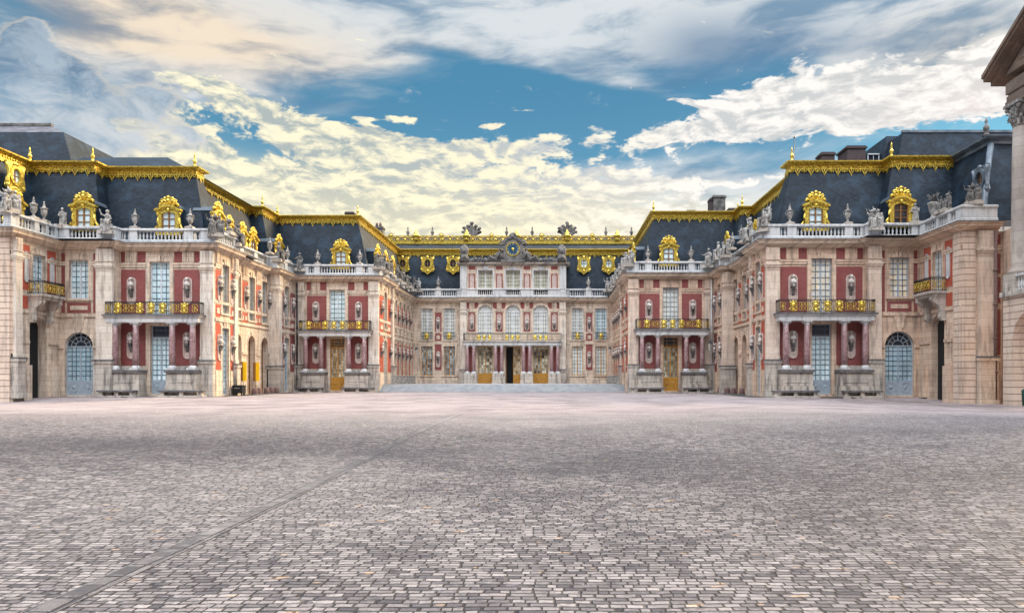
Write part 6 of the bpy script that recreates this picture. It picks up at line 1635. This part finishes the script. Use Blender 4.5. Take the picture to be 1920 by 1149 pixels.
urn_at(F6, 2.25, zz(0), 'stone urn on the right near balustrade, left of the white curtained dormer'); urn_at(F6, 7.3, zz(0), 'stone urn on the right near balustrade, right of the white curtained dormer')
statue_at(F6o, 9.3, zz(-0.7), 'pair of pale seated figures between the two gilded dormers at right', ME_GROUP, 0.0, 0.92, 0, G)
statue_at(F6o, 12.9, zz(-0.2), 'pale upright statue on the right near balustrade, right of the dark paned dormer', ME_STAND, -0.3, 1.0, R(-10), G)
t = thing('plant_vase', 'stone vase with leafy top on the right outer balustrade', 'vase', S7.P(4.55, ZR, -0.3))
m_ = MB(); m_.lathe(LOC, 0, 0, [(0.24, 0), (0.2, 0.1), (0.14, 0.25), (0.3, 0.6), (0.36, 1.1), (0.46, 1.3), (0.4, 1.32)], 12); child('vase', mk(m_, 'vase', 'statue'), t)
m_ = MB(); rr = random.Random(5)
for k in range(11):
    a = k * 2.4; l = 0.5 + rr.random() * 0.35; m_.tube([(0.05 * math.cos(a), 0.05 * math.sin(a), 1.25), (0.22 * math.cos(a), 0.22 * math.sin(a), 1.25 + l * 0.7), (0.48 * math.cos(a), 0.48 * math.sin(a), 1.25 + l)], 0.07, 5, True, 0.03)
child('stone_leaves', mk(m_, 'stone_leaves', 'statue_dark'), t)
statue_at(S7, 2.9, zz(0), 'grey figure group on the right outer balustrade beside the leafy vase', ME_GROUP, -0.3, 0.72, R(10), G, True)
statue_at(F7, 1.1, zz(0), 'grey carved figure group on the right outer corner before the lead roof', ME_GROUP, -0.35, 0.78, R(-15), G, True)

# ================================================================== THINGS ON THE GROUND
def bollard(x, y, label, sc=1.0):
    t = thing('stone_bollard', label, 'bollard', (x, y, 0), 'low stone bollards before the arches')
    m_ = MB(); m_.lathe(LOC, 0, 0, [(0.30 * sc, -0.05), (0.29 * sc, 0.25), (0.25 * sc, 0.55 * sc), (0.19 * sc, 0.66 * sc), (0.0, 0.70 * sc)], 12); child('post', mk(m_, 'post', 'clay'), t)
    m_ = MB(); m_.lathe(LOC, 0, 0, [(0.36 * sc, -0.05), (0.36 * sc, 0.06), (0.30 * sc, 0.08)], 12); child('foot', mk(m_, 'foot', 'stone_dark'), t)
for k, (px, y) in enumerate(((478, 68.5), (485.5, 69.6), (500, 72.3), (509, 74.0), (518, 75.2), (524, 76.4))):
    bollard((px - 1035) * y / 1300, y, 'low dark stone bollard at the left arches, %s from the left' % ORD[k], 1.0)
for k, (px, y) in enumerate(((1350, 75.5), (1363, 73.4), (1375, 71.6), (1391, 69.0))):
    bollard((px - 1035) * y / 1300, y, 'low dark stone bollard at the right arches, %s from the left' % ORD[k], 1.0)
for k, (px, y) in enumerate(((456, 66.6), (480, 69.6))):
    x = (px - 1035) * y / 1300
    t = thing('banner_stand', 'tall yellow banner on a post before the left arches, the %s one' % ('left' if k == 0 else 'right'), 'banner', (x, y, 0), 'yellow banners by the left arches')
    m_ = MB(); m_.bx(-0.02, 0.32, -0.03, 0.03, 1.35, 3.2); child('banner', mk(m_, 'banner', 'yellow'), t)
    m_ = MB(); m_.bx(-0.32, -0.03, 0.0, 0.12, 1.35, 3.2); child('side_panel', mk(m_, 'side_panel', 'wood_brown'), t)
    m_ = MB(); m_.tube([(-0.03, 0.05, 0), (-0.03, 0.05, 3.25)], 0.035, 8); m_.lathe(LOC, -0.03, -0.05, [(0.28, 0), (0.28, 0.05), (0.05, 0.08)], 12); child('post', mk(m_, 'post', 'iron'), t)
x = (449 - 1035) * 65 / 1300
t = thing('equipment_case', 'large black box on short legs beside the yellow banners', 'case', (x, 65, 0))
m_ = MB(); m_.bx(-0.5, 0.42, -0.4, 0.4, 0.22, 0.98); m_.bx(-0.47, 0.39, -0.43, -0.4, 0.27, 0.93); child('box', mk(m_, 'box', 'black'), t)
for a in (-0.4, 0.32):
    for b_ in (-0.3, 0.3): m_ = MB(); m_.bx(a - 0.05, a + 0.05, b_ - 0.05, b_ + 0.05, 0, 0.22); child('leg', mk(m_, 'leg', 'iron'), t)
m_ = MB(); m_.tube([(-0.3, -0.46, 0.7), (0.22, -0.46, 0.7)], 0.025, 6); child('handle', mk(m_, 'handle', 'statue'), t)
def barrier(x, y0, y1, label):
    t = thing('barrier_railing', label, 'railing', (x, y0, 0.91)); n = int((y1 - y0) / 0.35)
    m_ = MB(); m_.bx(x - 0.03, x + 0.03, y0, y1, 1.95, 2.02); m_.bx(x - 0.03, x + 0.03, y0, y1, 1.02, 1.07); part('rails', m_, 'statue', t)
    m_ = MB()
    for k in range(n + 1): y = y0 + (y1 - y0) * k / n; m_.bx(x - 0.025, x + 0.025, y - 0.03, y + 0.03, 0.9, 1.97)
    part('bars', m_, 'statue', t)
barrier(-19.5, 84.0, 99.0, 'pale metal railing along the left wall of the raised court'); barrier(7.9, 83.0, 99.0, 'pale metal railing along the right wall of the raised court')
def lantern(fr, u, z, label):
    t = thing('wall_lantern', label, 'lantern', fr.P(u, z, 0), 'white lanterns on the court walls', rz=fr.rz())
    m_ = MB(); m_.tube([(0, 0, 0.9), (0, -0.5, 1.0), (0, -0.75, 0.9)], 0.035, 6); m_.tube([(0, 0, 0.2), (0, -0.35, 0.45), (0, -0.7, 0.95)], 0.025, 6); child('bracket', mk(m_, 'bracket', 'iron'), t)
    m_ = MB(); m_.lathe(LOC, 0, 0.75, [(0.12, -0.1), (0.24, 0.62), (0.05, 0.85)], 6, False); child('glass', mk(m_, 'glass', 'bust_white'), t)
    m_ = MB(); m_.lathe(LOC, 0, 0.75, [(0.27, 0.62), (0.10, 0.86), (0.04, 0.98)], 6, False); child('cap', mk(m_, 'cap', 'iron'), t)
lantern(Fr((-20.7, 81.25), (0, 1), (1, 0)), 20.9, 5.3, 'white lantern at the far end of the raised court left wall')
lantern(Fr((9.1, 79.2), (0, 1), (-1, 0)), 21.2, 5.3, 'white lantern at the far end of the raised court right wall')
lantern(Fr((18.5, 60.2), (0, 1), (-1, 0)), 17.8, 4.9, 'white lantern in the inner corner beside the right inner portico')
# slim downpipes standing in the inner corners
for x, y, nm in ((-29.75, 80.9, 'left'), (18.15, 78.85, 'right')):
    t = thing('drainpipe', 'slim %s drainpipe in the inner corner beside the %s inner portico' % ('dark' if nm == 'left' else 'pale', nm), 'drainpipe', (x, y, 0))
    m_ = MB(); m_.tube([(x, y, 0), (x, y, 12.8)], 0.09, 8); part('pipe', m_, 'iron' if nm == 'left' else 'stone_white', t)
    for z in (1.5, 4.5, 7.5, 10.5): m_ = MB(); m_.tube([(x, y, z), (x, y, z + 0.1)], 0.13, 8); part('bracket', m_, 'iron' if nm == 'left' else 'stone_white', t)
t = thing('litter_bin', 'green litter bin standing at the foot of the far right arcade', 'bin', (32.5, 47.5, -0.40))
m_ = MB(); m_.lathe(LOC, 0, 0, [(0.24, 0.1), (0.28, 1.0), (0.30, 1.03), (0.26, 1.1)], 12); child('body', mk(m_, 'body', 'green'), t)
m_ = MB(); m_.lathe(LOC, 0, 0, [(0.30, 1.1), (0.28, 1.2), (0.1, 1.3)], 12); m_.tube([(0, 0, 0), (0, 0, 0.12)], 0.1, 8); child('lid', mk(m_, 'lid', 'green'), t)
